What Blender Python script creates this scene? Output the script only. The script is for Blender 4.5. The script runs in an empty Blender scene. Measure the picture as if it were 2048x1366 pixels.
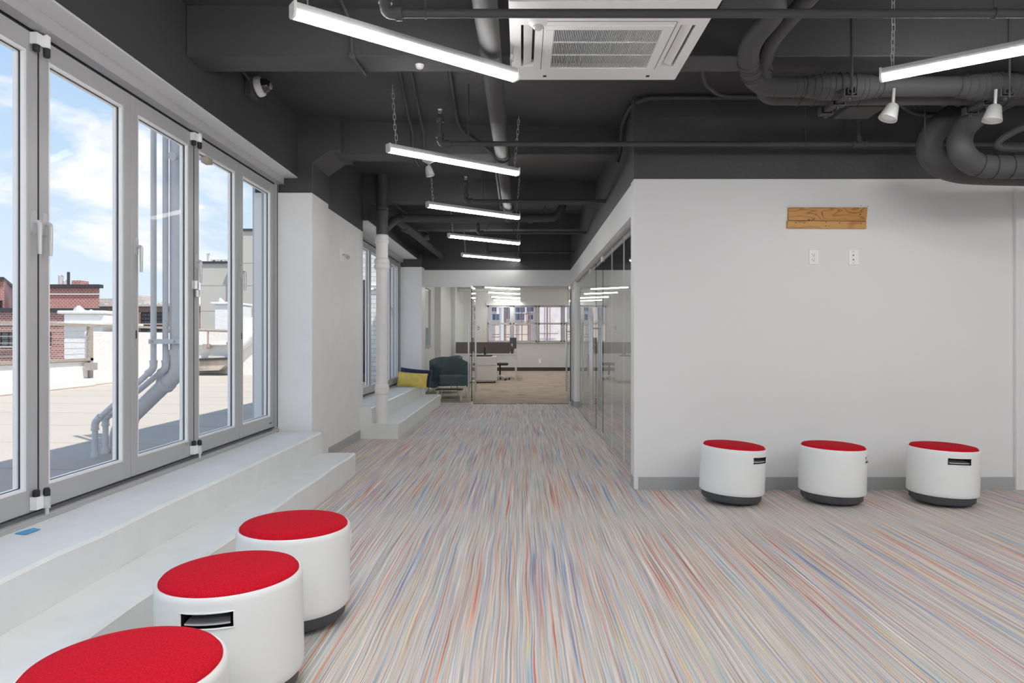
import bpy, math, random
from mathutils import Vector, Matrix
random.seed(7)
R = math.radians
sc = bpy.context.scene
COL = sc.collection

# ------------------------------------------------------------------ camera
CX, CY, F, HC = 1042.0, 679.0, 1365.0, 1.15
cam_d = bpy.data.cameras.new('camera'); cam = bpy.data.objects.new('camera', cam_d)
COL.objects.link(cam); sc.camera = cam
cam.location = (0, 0, HC); cam.rotation_euler = (R(90), 0, 0)
cam_d.sensor_width = 36; cam_d.lens = 36 * F / 2048
cam_d.shift_x = -(CX - 1024) / 2048; cam_d.shift_y = (CY - 683) / 2048
cam_d.clip_start = .05; cam_d.clip_end = 600

sc.view_settings.view_transform = 'Standard'; sc.view_settings.look = 'None'
sc.view_settings.exposure = 0.12; sc.view_settings.gamma = 1; sc.view_settings.use_curve_mapping = False
sc.cycles.transparent_max_bounces = 24; sc.cycles.max_bounces = 12
sc.cycles.diffuse_bounces = 5; sc.cycles.glossy_bounces = 5
sc.cycles.use_denoising = True
sc.cycles.sample_clamp_indirect = 6

def P(px, py, Y):
    """point at depth Y seen at a photograph pixel"""
    return Vector(((px - CX) / F * Y, Y, HC + (CY - py) / F * Y))

# ------------------------------------------------------------------ sky
w = bpy.data.worlds.new('sky'); sc.world = w; w.use_nodes = True
nt = w.node_tree; nt.nodes.clear()
def N(tree, t, **k):
    n = tree.nodes.new(t)
    for a, b in k.items(): setattr(n, a, b)
    return n
tc = N(nt, 'ShaderNodeTexCoord'); sep = N(nt, 'ShaderNodeSeparateXYZ'); nt.links.new(tc.outputs['Generated'], sep.inputs[0])
gr = N(nt, 'ShaderNodeValToRGB'); nt.links.new(sep.outputs['Z'], gr.inputs[0])
e = gr.color_ramp.elements; e[0].position = 0.0; e[0].color = (.76, .85, .92, 1); e[1].position = .75; e[1].color = (.26, .45, .80, 1)
x = e.new(.16); x.color = (.60, .745, .905, 1); x = e.new(.32); x.color = (.44, .62, .87, 1)
mp = N(nt, 'ShaderNodeMapping'); mp.inputs['Scale'].default_value = (1.0, 1.0, 2.7); mp.inputs['Location'].default_value = (.35, .1, .28)
nt.links.new(tc.outputs['Generated'], mp.inputs[0])
nz = N(nt, 'ShaderNodeTexNoise'); nz.inputs['Scale'].default_value = 3.4; nz.inputs['Detail'].default_value = 8; nz.inputs['Roughness'].default_value = .56
nz.inputs['Distortion'].default_value = .25
nt.links.new(mp.outputs[0], nz.inputs[0])
cr = N(nt, 'ShaderNodeValToRGB'); cr.color_ramp.elements[0].position = .53; cr.color_ramp.elements[1].position = .63
nt.links.new(nz.outputs[0], cr.inputs[0])
mx = N(nt, 'ShaderNodeMix', data_type='RGBA'); nt.links.new(cr.outputs[0], mx.inputs[0]); nt.links.new(gr.outputs[0], mx.inputs[6]); mx.inputs[7].default_value = (.93, .94, .96, 1)
bg = N(nt, 'ShaderNodeBackground'); bg.inputs['Strength'].default_value = 1.04; nt.links.new(mx.outputs[2], bg.inputs[0])
wo = N(nt, 'ShaderNodeOutputWorld'); nt.links.new(bg.outputs[0], wo.inputs[0])

sl = bpy.data.lights.new('sun', 'SUN'); sl.energy = 4.2; sl.angle = R(.6); sl.color = (1, .95, .87)
so = bpy.data.objects.new('sun', sl); COL.objects.link(so)
SUNV = Vector((math.cos(R(61)) * .75, -math.cos(R(61)) * .66, math.sin(R(61))))
so.rotation_euler = SUNV.to_track_quat('Z', 'Y').to_euler(); so.location = (8, -4, 30)
LAMPS = dict(end=10.0, passage=27.0, front=45.0, rear=112.0, side=60.0, office=46.0)     # radiance of the strip diffusers, by made-up zone, set to brighten the room

# ------------------------------------------------------------------ materials
MATS = {}
def mat(name, col, rough=.6, metal=0, bump=0, bscale=60, var=0, vscale=4, coat=0, spec=.5, emit=None, es=0):
    if name in MATS: return MATS[name]
    m = bpy.data.materials.new(name); m.use_nodes = True; t = m.node_tree
    b = t.nodes['Principled BSDF']
    b.inputs['Base Color'].default_value = (*col, 1); b.inputs['Roughness'].default_value = rough
    b.inputs['Metallic'].default_value = metal; b.inputs['Coat Weight'].default_value = coat
    b.inputs['Specular IOR Level'].default_value = spec
    co = N(t, 'ShaderNodeTexCoord')
    if var:
        n = N(t, 'ShaderNodeTexNoise'); n.inputs['Scale'].default_value = vscale; n.inputs['Detail'].default_value = 5
        t.links.new(co.outputs['Object'], n.inputs[0])
        r = N(t, 'ShaderNodeMapRange'); r.inputs[1].default_value = .3; r.inputs[2].default_value = .7; r.inputs[3].default_value = 1 - var; r.inputs[4].default_value = 1 + var
        t.links.new(n.outputs[0], r.inputs[0])
        h = N(t, 'ShaderNodeHueSaturation'); h.inputs['Color'].default_value = (*col, 1)
        t.links.new(r.outputs[0], h.inputs['Value']); t.links.new(h.outputs[0], b.inputs['Base Color'])
    if bump:
        n = N(t, 'ShaderNodeTexNoise'); n.inputs['Scale'].default_value = bscale; n.inputs['Detail'].default_value = 4
        t.links.new(co.outputs['Object'], n.inputs[0])
        bb = N(t, 'ShaderNodeBump'); bb.inputs['Strength'].default_value = bump; bb.inputs['Distance'].default_value = .01
        t.links.new(n.outputs[0], bb.inputs['Height']); t.links.new(bb.outputs[0], b.inputs['Normal'])
    if emit:
        b.inputs['Emission Color'].default_value = (*emit, 1); b.inputs['Emission Strength'].default_value = es
    MATS[name] = m
    return m

wall_w = mat('white wall paint', (.82, .82, .82), .55, bump=.05, bscale=40)
wall_g = mat('office wall paint', (.66, .66, .65), .6, bump=.05, bscale=40)
plaster = mat('white plaster', (.86, .86, .855), .5, bump=.25, bscale=14, var=.02, vscale=5)
black = mat('charcoal ceiling paint', (.062, .062, .064), .55, bump=.25, bscale=30, var=.06, vscale=3)
blackp = mat('charcoal pipe paint', (.072, .072, .074), .62, spec=.3, bump=.15, bscale=60)
conc = mat('painted step concrete', (.80, .82, .81), .45, bump=.3, bscale=12, var=.03, vscale=6)
alum = mat('grey window aluminium', (.45, .45, .46), .35, .0, bump=.02, bscale=300)
handle_m = mat('satin handle', (.62, .62, .63), .3, .3)
bead_m = mat('white glazing bead', (.90, .90, .90), .3)
rubber = mat('black rubber', (.02, .02, .022), .6)
chrome = mat('brushed steel', (.74, .74, .75), .3, .75, bump=.03, bscale=200)
zinc = mat('zinc chain', (.62, .62, .62), .35, .3)
spot_m = mat('satin aluminium', (.62, .62, .62), .35, .5)
base_g = mat('grey vinyl baseboard', (.42, .43, .43), .5)
shell_m = mat('white moulded plastic', (.86, .88, .87), .28, coat=.15)
dkgrey = mat('dark grey rubber base', (.075, .078, .088), .7, bump=.3, bscale=120, var=.1, vscale=30)
slot_m = mat('black plastic', (.012, .012, .013), .5)
white_pl = mat('white plastic', (.92, .92, .91), .35)
white_mt = mat('white enamelled steel', (.83, .83, .83), .35)
deck_m = mat('cream roof coating', (.52, .455, .385), .8, bump=.5, bscale=40, var=.04, vscale=.8)
seam_m = mat('roof seam', (.44, .385, .33), .9)
rough_w = mat('rough white roof render', (.86, .84, .81), .8, bump=.9, bscale=16, var=.02, vscale=6)
pipe_g = mat('grey painted downpipe', (.62, .63, .65), .5, bump=.35, bscale=30, var=.03, vscale=10)
rail_m = mat('weathered bronze rail', (.42, .36, .30), .5, var=.15, vscale=20)
coping_m = mat('dark metal coping', (.05, .05, .055), .6)
stone = mat('pale limestone band', (.62, .58, .52), .8, var=.05)
beige_m = mat('beige stucco tower', (.55, .51, .455), .85, bump=.2, bscale=3, var=.03, vscale=.4)
joint_m = mat('stucco joint', (.38, .35, .33), .9)
winglass = mat('dark far window glass', (.13, .145, .15), .12)
teal = mat('teal grey upholstery', (.055, .105, .125), .85, bump=.2, bscale=200, var=.08, vscale=20)
divider_m = mat('brown fabric divider', (.12, .095, .085), .95, bump=.2, bscale=300)
lam = mat('white desk laminate', (.70, .68, .66), .4)
tape = mat('blue masking tape', (.09, .38, .68), .6)
navy = mat('navy velvet', (.018, .022, .065), .8, bump=.2, bscale=200, var=.2, vscale=10)
yellow = mat('yellow velvet', (.80, .60, .14), .8, bump=.2, bscale=200, var=.12, vscale=12)
trimw = mat('cream piping', (.75, .72, .62), .7)
pink_m = mat('pale pink painted wall', (.80, .68, .60), .85, bump=.3, bscale=3, var=.05, vscale=1)
pinkl = mat('peeling pale render', (.82, .74, .72), .85, bump=.4, bscale=4, var=.10, vscale=3)
rust = mat('rusty pipe', (.24, .13, .11), .8, var=.3, vscale=6)
hvac_m = mat('hvac casing', (.55, .55, .54), .5)
blind_m = mat('roller shade fabric', (.72, .72, .71), .9)
glassbottle = mat('brown glass', (.10, .06, .02), .1, coat=.5)
office_c = mat('office ceiling', (.62, .62, .61), .7)

def emis(name, col, s):
    m = bpy.data.materials.new(name); m.use_nodes = True; t = m.node_tree; t.nodes.clear()
    e_ = N(t, 'ShaderNodeEmission'); e_.inputs[0].default_value = (*col, 1); e_.inputs[1].default_value = s
    o = N(t, 'ShaderNodeOutputMaterial'); t.links.new(e_.outputs[0], o.inputs[0]); return m
led = {k: emis('led diffuser ' + k, (1, .99, .975), v) for k, v in LAMPS.items()}

def glass_mat(name, tint=(1, 1, 1), ior=1.45, rough=0):
    m = bpy.data.materials.new(name); m.use_nodes = True; t = m.node_tree; t.nodes.clear()
    fr = N(t, 'ShaderNodeFresnel'); fr.inputs[0].default_value = ior
    tr = N(t, 'ShaderNodeBsdfTransparent'); tr.inputs[0].default_value = (*tint, 1)
    gl = N(t, 'ShaderNodeBsdfGlossy'); gl.inputs['Roughness'].default_value = rough
    mi = N(t, 'ShaderNodeMixShader'); o = N(t, 'ShaderNodeOutputMaterial')
    geo = N(t, 'ShaderNodeNewGeometry')
    mu = N(t, 'ShaderNodeMath', operation='SUBTRACT'); mu.inputs[0].default_value = 1
    t.links.new(geo.outputs['Backfacing'], mu.inputs[1])
    m2 = N(t, 'ShaderNodeMath', operation='MULTIPLY')
    t.links.new(fr.outputs[0], m2.inputs[0]); t.links.new(mu.outputs[0], m2.inputs[1])
    t.links.new(m2.outputs[0], mi.inputs[0]); t.links.new(tr.outputs[0], mi.inputs[1]); t.links.new(gl.outputs[0], mi.inputs[2])
    t.links.new(mi.outputs[0], o.inputs[0]); return m
pane_m = glass_mat('window glass', (.985, .99, .99), 1.08)
part_m = glass_mat('partition glass', (.97, .985, .98), 1.6)
edge_m = mat('dark glass edge', (.03, .05, .045), .2)

def carpet():
    m = bpy.data.materials.new('striped carpet'); m.use_nodes = True; t = m.node_tree; b = t.nodes['Principled BSDF']
    co = N(t, 'ShaderNodeTexCoord'); s = N(t, 'ShaderNodeSeparateXYZ'); t.links.new(co.outputs['Object'], s.inputs[0])
    L = t.links.new
    def comb(fx, fy, z, xin):
        a = N(t, 'ShaderNodeMath', operation='MULTIPLY'); L(xin, a.inputs[0]); a.inputs[1].default_value = fx
        c = N(t, 'ShaderNodeMath', operation='MULTIPLY'); L(s.outputs[1], c.inputs[0]); c.inputs[1].default_value = fy
        k = N(t, 'ShaderNodeCombineXYZ'); L(a.outputs[0], k.inputs[0]); L(c.outputs[0], k.inputs[1]); k.inputs[2].default_value = z
        return k.outputs[0]
    def noise(vec, det=0, rough=.5):
        n = N(t, 'ShaderNodeTexNoise'); n.inputs['Scale'].default_value = 1; n.inputs['Detail'].default_value = det
        n.inputs['Roughness'].default_value = rough; L(vec, n.inputs[0]); return n.outputs[0]
    def mad(a, mul, add_sock):
        q = N(t, 'ShaderNodeMath', operation='MULTIPLY_ADD'); L(a, q.inputs[0]); q.inputs[1].default_value = mul; L(add_sock, q.inputs[2]); return q.outputs[0]
    w1 = noise(comb(5, 1.2, 3, s.outputs[0]), 1); xp = mad(w1, .030, s.outputs[0])
    w2 = noise(comb(30, 7, 8, s.outputs[0]), 1); xp = mad(w2, .0045, xp)
    def ramp(src, stops):
        r = N(t, 'ShaderNodeValToRGB'); L(src, r.inputs[0]); e = r.color_ramp.elements
        e[0].position = stops[0][0]; e[0].color = (*stops[0][1], 1); e[1].position = stops[-1][0]; e[1].color = (*stops[-1][1], 1)
        for p_, c_ in stops[1:-1]: q = e.new(p_); q.color = (*c_, 1)
        return r.outputs[0]
    hue = ramp(noise(comb(75, .55, 0, xp), 1, .5), [(.26, (.62, .08, .10)), (.33, (.68, .20, .18)), (.385, (.76, .46, .30)), (.43, (.68, .56, .50)),
        (.47, (.72, .66, .40)), (.50, (.66, .64, .62)), (.55, (.36, .56, .64)), (.60, (.50, .52, .64)), (.66, (.20, .34, .62)), (.73, (.40, .20, .36))])
    base = ramp(noise(comb(120, .6, 9, xp), 1, .5), [(.30, (.34, .27, .26)), (.40, (.64, .54, .51)), (.48, (.71, .66, .64)), (.55, (.65, .66, .69)), (.62, (.82, .77, .73)), (.72, (.88, .86, .85))])
    mask = ramp(noise(comb(46, .8, 21, xp), 1), [(.36, (.12,) * 3), (.50, (.40,) * 3), (.66, (.95,) * 3)])
    mm = N(t, 'ShaderNodeMix', data_type='RGBA'); L(mask, mm.inputs[0]); L(base, mm.inputs[6]); L(hue, mm.inputs[7])
    fine = ramp(noise(comb(260, 1.6, 33, xp), 1), [(.30, (.62,) * 3), (.5, (.95,) * 3), (.7, (1.16,) * 3)])
    m3 = N(t, 'ShaderNodeMix', data_type='RGBA', blend_type='MULTIPLY'); m3.inputs[0].default_value = .9; L(mm.outputs[2], m3.inputs[6]); L(fine, m3.inputs[7])
    m4 = N(t, 'ShaderNodeMix', data_type='RGBA', blend_type='MULTIPLY'); m4.inputs[0].default_value = 1; L(m3.outputs[2], m4.inputs[6]); m4.inputs[7].default_value = (1.03, .99, .95, 1)
    L(m4.outputs[2], b.inputs['Base Color']); b.inputs['Roughness'].default_value = .8; b.inputs['Specular IOR Level'].default_value = .25
    bp = N(t, 'ShaderNodeBump'); bp.inputs['Strength'].default_value = .25; bp.inputs['Distance'].default_value = .004; L(fine, bp.inputs['Height']); L(bp.outputs[0], b.inputs['Normal'])
    return m
carpet_m = carpet()

def office_carpet():
    m = bpy.data.materials.new('beige office carpet'); m.use_nodes = True; t = m.node_tree; b = t.nodes['Principled BSDF']; L = t.links.new
    co = N(t, 'ShaderNodeTexCoord'); mp_ = N(t, 'ShaderNodeMapping'); mp_.inputs['Scale'].default_value = (2.2, 9, 1); L(co.outputs['Object'], mp_.inputs[0])
    n = N(t, 'ShaderNodeTexNoise'); n.inputs['Scale'].default_value = 1; n.inputs['Detail'].default_value = 6; n.inputs['Roughness'].default_value = .7; L(mp_.outputs[0], n.inputs[0])
    r = N(t, 'ShaderNodeValToRGB'); L(n.outputs[0], r.inputs[0]); e = r.color_ramp.elements
    e[0].position = .34; e[0].color = (.20, .14, .10, 1); e[1].position = .68; e[1].color = (.50, .43, .36, 1)
    q = e.new(.48); q.color = (.42, .34, .26, 1)
    L(r.outputs[0], b.inputs['Base Color']); b.inputs['Roughness'].default_value = .9; return m
ofc_m = office_carpet()

def brick(name, c1, c2, mortar, scale, bw=.5, rh=.25, bump=.3, ms=.02, axis='XZ'):
    m = bpy.data.materials.new(name); m.use_nodes = True; t = m.node_tree; b = t.nodes['Principled BSDF']; L = t.links.new
    co = N(t, 'ShaderNodeTexCoord'); s = N(t, 'ShaderNodeSeparateXYZ'); k = N(t, 'ShaderNodeCombineXYZ'); L(co.outputs['Object'], s.inputs[0])
    ad = N(t, 'ShaderNodeMath', operation='ADD'); L(s.outputs[0], ad.inputs[0]); L(s.outputs[1], ad.inputs[1])
    L(ad.outputs[0], k.inputs[0]); L(s.outputs[2], k.inputs[1])
    br = N(t, 'ShaderNodeTexBrick'); L(k.outputs[0], br.inputs[0]); br.inputs['Scale'].default_value = scale
    br.inputs['Color1'].default_value = (*c1, 1); br.inputs['Color2'].default_value = (*c2, 1); br.inputs['Mortar'].default_value = (*mortar, 1)
    br.inputs['Brick Width'].default_value = bw; br.inputs['Row Height'].default_value = rh; br.inputs['Mortar Size'].default_value = ms
    L(br.outputs[0], b.inputs['Base Color']); b.inputs['Roughness'].default_value = .85
    bp = N(t, 'ShaderNodeBump'); bp.inputs['Strength'].default_value = bump; bp.inputs['Distance'].default_value = .02; bp.invert = True
    L(br.outputs['Fac'], bp.inputs['Height']); L(bp.outputs[0], b.inputs['Normal']); return m
redbrick = brick('red brick', (.34, .115, .09), (.42, .17, .14), (.60, .50, .46), 1.9, .5, .25, ms=.035)
brownbrick = brick('brown brick', (.30, .185, .13), (.38, .25, .18), (.50, .40, .33), 1.9, .5, .25, ms=.03)
tanbrick = brick('far tan brick', (.50, .43, .38), (.58, .50, .44), (.66, .60, .55), .5)
whitebrick = brick('white painted brick', (.82, .82, .80), (.76, .77, .75), (.55, .56, .55), 2.2, .5, .22, bump=.9, ms=.018)

def seat_mat():
    m = bpy.data.materials.new('red woven fabric'); m.use_nodes = True; t = m.node_tree; b = t.nodes['Principled BSDF']; L = t.links.new
    co = N(t, 'ShaderNodeTexCoord')
    wv = N(t, 'ShaderNodeTexVoronoi'); wv.inputs['Scale'].default_value = 210; L(co.outputs['Object'], wv.inputs[0])
    r = N(t, 'ShaderNodeValToRGB'); L(wv.outputs['Distance'], r.inputs[0]); e = r.color_ramp.elements
    e[0].position = .0; e[0].color = (.72, .013, .034, 1); e[1].position = .7; e[1].color = (.50, .007, .018, 1)
    L(r.outputs[0], b.inputs['Base Color']); b.inputs['Roughness'].default_value = .8; b.inputs['Specular IOR Level'].default_value = .08
    bp = N(t, 'ShaderNodeBump'); bp.inputs['Strength'].default_value = .35; bp.inputs['Distance'].default_value = .002; bp.invert = True
    L(wv.outputs['Distance'], bp.inputs['Height']); L(bp.outputs[0], b.inputs['Normal']); return m
seat_m = seat_mat()

def wood_mat(name, a, b_, seed, fx=3.0, fz=24.0):
    m = bpy.data.materials.new(name); m.use_nodes = True; t = m.node_tree; b = t.nodes['Principled BSDF']; L = t.links.new
    co = N(t, 'ShaderNodeTexCoord'); mp_ = N(t, 'ShaderNodeMapping'); mp_.inputs['Location'].default_value = (seed, seed, seed); mp_.inputs['Scale'].default_value = (fx, 1, fz * .45); L(co.outputs['Object'], mp_.inputs[0])
    n = N(t, 'ShaderNodeTexNoise'); n.inputs['Scale'].default_value = 1.1; n.inputs['Detail'].default_value = 2; L(mp_.outputs[0], n.inputs[0])
    mu = N(t, 'ShaderNodeMath', operation='MULTIPLY'); L(n.outputs[0], mu.inputs[0]); mu.inputs[1].default_value = 9
    fr = N(t, 'ShaderNodeMath', operation='PINGPONG'); L(mu.outputs[0], fr.inputs[0]); fr.inputs[1].default_value = .5
    r = N(t, 'ShaderNodeValToRGB'); L(fr.outputs[0], r.inputs[0]); e = r.color_ramp.elements
    e[0].position = .0; e[0].color = (*b_, 1); e[1].position = .22; e[1].color = (*a, 1)
    L(r.outputs[0], b.inputs['Base Color']); b.inputs['Roughness'].default_value = .5; return m
wood1 = wood_mat('honey pine', (.60, .30, .085), (.34, .13, .03), 1.3)
wood2 = wood_mat('pale honey pine', (.64, .35, .11), (.46, .20, .05), 4.1, 1.6, 9)
knot_m = mat('dark knot', (.09, .035, .01), .6)

# ------------------------------------------------------------------ mesh builder
class MB:
    def __init__(s): s.v = []; s.f = []
    def add(s, vs, fs):
        o = len(s.v); s.v += [Vector(p) for p in vs]; s.f += [tuple(i + o for i in q) for q in fs]; return s
    def box(s, x0, x1, y0, y1, z0, z1):
        x0, x1 = sorted((x0, x1)); y0, y1 = sorted((y0, y1)); z0, z1 = sorted((z0, z1))
        return s.add([(x0, y0, z0), (x1, y0, z0), (x1, y1, z0), (x0, y1, z0), (x0, y0, z1), (x1, y0, z1), (x1, y1, z1), (x0, y1, z1)],
                     [(0, 3, 2, 1), (4, 5, 6, 7), (0, 1, 5, 4), (1, 2, 6, 5), (2, 3, 7, 6), (3, 0, 4, 7)])
    def obox(s, c, hx, hy, hz, rot):
        vs = [Vector(c) + rot @ Vector((a * hx, b * hy, d * hz)) for d in (-1, 1) for a, b in ((-1, -1), (1, -1), (1, 1), (-1, 1))]
        return s.add(vs, [(0, 3, 2, 1), (4, 5, 6, 7), (0, 1, 5, 4), (1, 2, 6, 5), (2, 3, 7, 6), (3, 0, 4, 7)])
    def prism(s, poly, a0, a1, axis='Y'):
        """polygon in the plane across `axis`, extruded from a0 to a1. axis Y: poly (x,z); X: (y,z); Z: (x,y)"""
        n = len(poly)
        def q(p, a): return {'Y': (p[0], a, p[1]), 'X': (a, p[0], p[1]), 'Z': (p[0], p[1], a)}[axis]
        vs = [q(p, a0) for p in poly] + [q(p, a1) for p in poly]
        fs = [tuple(range(n)), tuple(reversed(range(n, 2 * n)))] + [(i, i + n, (i + 1) % n + n, (i + 1) % n) for i in range(n)]
        return s.add(vs, fs)
    def tube(s, pts, r, seg=14, closed=False, caps=True):
        pts = [Vector(p) for p in pts]; n = len(pts); rr = r if isinstance(r, (list, tuple)) else [r] * n
        tang = []
        for i in range(n):
            if closed: d = pts[(i + 1) % n] - pts[i - 1]
            else: d = (pts[min(i + 1, n - 1)] - pts[max(i - 1, 0)])
            tang.append(d.normalized() if d.length > 1e-9 else Vector((0, 0, 1)))
        u = tang[0].orthogonal().normalized(); rings = []
        for i in range(n):
            if i: 
                u = (u - tang[i] * u.dot(tang[i]))
                u = u.normalized() if u.length > 1e-6 else tang[i].orthogonal().normalized()
            v = tang[i].cross(u)
            sc_ = 1.0
            if 0 < i < n - 1:
                c = (pts[i] - pts[i - 1]).normalized().dot(tang[i]); sc_ = 1 / max(c, .7)
            rings.append([pts[i] + (u * math.cos(2 * math.pi * k / seg) + v * math.sin(2 * math.pi * k / seg)) * rr[i] for k in range(seg)])
        vs = [p for ring in rings for p in ring]; fs = []
        m = n if closed else n - 1
        for i in range(m):
            a = i * seg; b = ((i + 1) % n) * seg
            for k in range(seg): fs.append((a + k, a + (k + 1) % seg, b + (k + 1) % seg, b + k))
        if caps and not closed:
            fs.append(tuple(reversed(range(seg)))); fs.append(tuple((n - 1) * seg + k for k in range(seg)))
        return s.add(vs, fs)
    def lathe(s, prof, c=(0, 0, 0), seg=32, rot=None):
        """profile [(r,z)...] about Z through c"""
        c = Vector(c); vs = []; fs = []; n = len(prof)
        for r, z in prof:
            for k in range(seg):
                p = Vector((r * math.cos(2 * math.pi * k / seg), r * math.sin(2 * math.pi * k / seg), z))
                vs.append(c + (rot @ p if rot else p))
        for i in range(n - 1):
            for k in range(seg): fs.append((i * seg + k, i * seg + (k + 1) % seg, (i + 1) * seg + (k + 1) % seg, (i + 1) * seg + k))
        if prof[0][0] > 1e-6: fs.append(tuple(reversed(range(seg))))
        if prof[-1][0] > 1e-6: fs.append(tuple((n - 1) * seg + k for k in range(seg)))
        return s.add(vs, fs)

def arc_path(pts, rad, steps=7):
    """polyline with its corners rounded"""
    pts = [Vector(p) for p in pts]; out = [pts[0]]
    for i in range(1, len(pts) - 1):
        a, b, c = pts[i - 1], pts[i], pts[i + 1]
        d1 = (a - b); d2 = (c - b); l = min(rad, d1.length * .49, d2.length * .49)
        p1 = b + d1.normalized() * l; p2 = b + d2.normalized() * l
        for k in range(steps + 1):
            t = k / steps; out.append(p1.lerp(b, t).lerp(b.lerp(p2, t), t))
    out.append(pts[-1]); return out

WL = {}     # world location of every built object
def wl(o): return WL.get(o.name, Vector((0, 0, 0)))
def mk(name, mb, m, parent=None, bevel=0, sharp=35, local=False, bseg=2):
    me = bpy.data.meshes.new(name)
    zs = [p.z for p in mb.v]; xs = [p.x for p in mb.v]; ys = [p.y for p in mb.v]
    base = Vector(((min(xs) + max(xs)) / 2, (min(ys) + max(ys)) / 2, min(zs)))
    if local: base = Vector((0, 0, 0))
    me.from_pydata([tuple(p - base) for p in mb.v], [], mb.f); me.validate(); me.update()
    me.materials.append(m)
    me.polygons.foreach_set('use_smooth', [True] * len(me.polygons)); me.set_sharp_from_angle(angle=R(sharp))
    o = bpy.data.objects.new(name, me); COL.objects.link(o)
    if parent is not None: o.parent = parent; o.location = base - wl(parent) if not local else (0, 0, 0)
    else: o.location = base
    WL[o.name] = base if not local else (wl(parent) if parent else base)
    if bevel:
        b = o.modifiers.new('bevel', 'BEVEL'); b.width = bevel; b.segments = bseg; b.limit_method = 'ANGLE'
    return o
def tag(o, label=None, cat=None, group=None, kind=None):
    if label: o['label'] = label
    if cat: o['category'] = cat
    if group: o['group'] = group
    if kind: o['kind'] = kind
    return o
def thing(name, label, cat, loc=(0, 0, 0), group=None):
    o = bpy.data.objects.new(name, None); COL.objects.link(o); o.location = loc; o.empty_display_size = .1
    WL[o.name] = Vector(loc); return tag(o, label, cat, group)
def struct(name, mb, m, parent=None, bevel=0):
    o = mk(name, mb, m, parent, bevel)
    if parent is None: o['kind'] = 'structure'
    return o
def copy_tree(o, parent=None):
    c = o.copy(); COL.objects.link(c); c.parent = parent
    for ch in list(o.children): copy_tree(ch, c)
    return c
def B(): return MB()

# ================================================================== SETTING
XW = -2.142           # plane of the folding windows
# floors
struct('floor', B().box(-2.3, 5.6, -3.6, 12.2, -.1, 0), carpet_m)
struct('floor_office', B().box(-2.3, 5.6, 12.2, 25.2, -.1, 0), ofc_m)
# ceiling slab (falls a little to the right)
struct('ceiling', B().prism([(-2.33, 3.09), (.9, 3.01), (5.7, 3.0), (5.7, 3.4), (-2.33, 3.4)], -3.7, 12.25), black)
struct('ceiling_office', B().box(-2.3, 5.7, 12.3, 25.3, 2.95, 3.2), office_c)
# downstand beams
for i, (y0, y1) in enumerate(((-2.2, -1.97), (-.15, .08), (1.88, 2.11), (3.93, 4.157), (6.01, 6.25), (8.04, 8.27), (10.1, 10.34))):
    struct('trim_beam', B().box(-1.93, .89 if y0 > 5 else 5.6, y0, y1, 2.78, 3.08), black, bevel=.006)
# front (facing) wall on the right
struct('wall_front', B().box(.866, 5.6, 5.235, 5.38, 0, 2.382), wall_w, bevel=.003)
struct('wall_front_upper', B().box(.866, 5.6, 5.235, 5.38, 2.382, 3.06), black)
struct('trim_1', B().box(3.777, 3.812, 5.205, 5.235, 0, 2.382), wall_w, bevel=.003)
struct('wall_front_return', B().box(3.812, 5.6, 5.215, 5.235, 0, 2.382), wall_w)
struct('baseboard_front', B().box(.90, 3.777, 5.226, 5.235, 0, .095).box(.862, .866, 5.24, 5.37, 0, .095), base_g)
# outer walls of the room behind the camera and at the right
struct('wall_right_outer', B().box(5.6, 5.75, -3.6, 12.2, 0, 3.1), wall_w)
struct('wall_back', B().box(-2.3, 5.75, -3.75, -3.6, 0, .45).box(-2.3, 5.75, -3.75, -3.6, 2.55, 3.1).box(-2.3, -1.9, -3.75, -3.6, .45, 2.55).box(5.3, 5.75, -3.75, -3.6, .45, 2.55), wall_w)
wbk = B().box(-1.9, 5.3, -3.72, -3.64, .45, .52).box(-1.9, 5.3, -3.72, -3.64, 2.48, 2.55)  # back window bank, added out of view to let in more daylight
for k in range(10): wbk.box(-1.9 + .792 * k, -1.83 + .792 * k, -3.72, -3.64, .52, 2.48)
wbk = struct('window_9', wbk, alum)
mk('glass_pane', B().box(-1.83, 5.23, -3.685, -3.68, .52, 2.48), pane_m, wbk)
# header over the glass wall
struct('wall_right_header', B().box(.878, 1.04, 5.38, 12.17, 2.132, 2.387), wall_w, bevel=.003)
struct('wall_right_upper', B().box(.878, 1.04, 5.38, 12.17, 2.387, 3.06), black)
struct('wall_right_end', B().box(.905, 1.04, 11.56, 12.17, 0, 2.132), wall_w)
struct('baseboard_right', B().box(.90, .905, 11.56, 12.17, 0, .1).box(.9, 1.04, 11.553, 11.56, 0, .1), base_g)
# far partition header
struct('wall_far_header', B().box(-1.74, 5.6, 12.17, 12.3, 2.104, 2.389), wall_w, bevel=.003)
struct('wall_far_upper', B().box(-1.74, 5.6, 12.17, 12.3, 2.389, 3.06), black)
struct('wall_far_jamb', B().box(.874, 5.6, 12.17, 12.3, 0, 2.104), wall_w)
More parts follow.
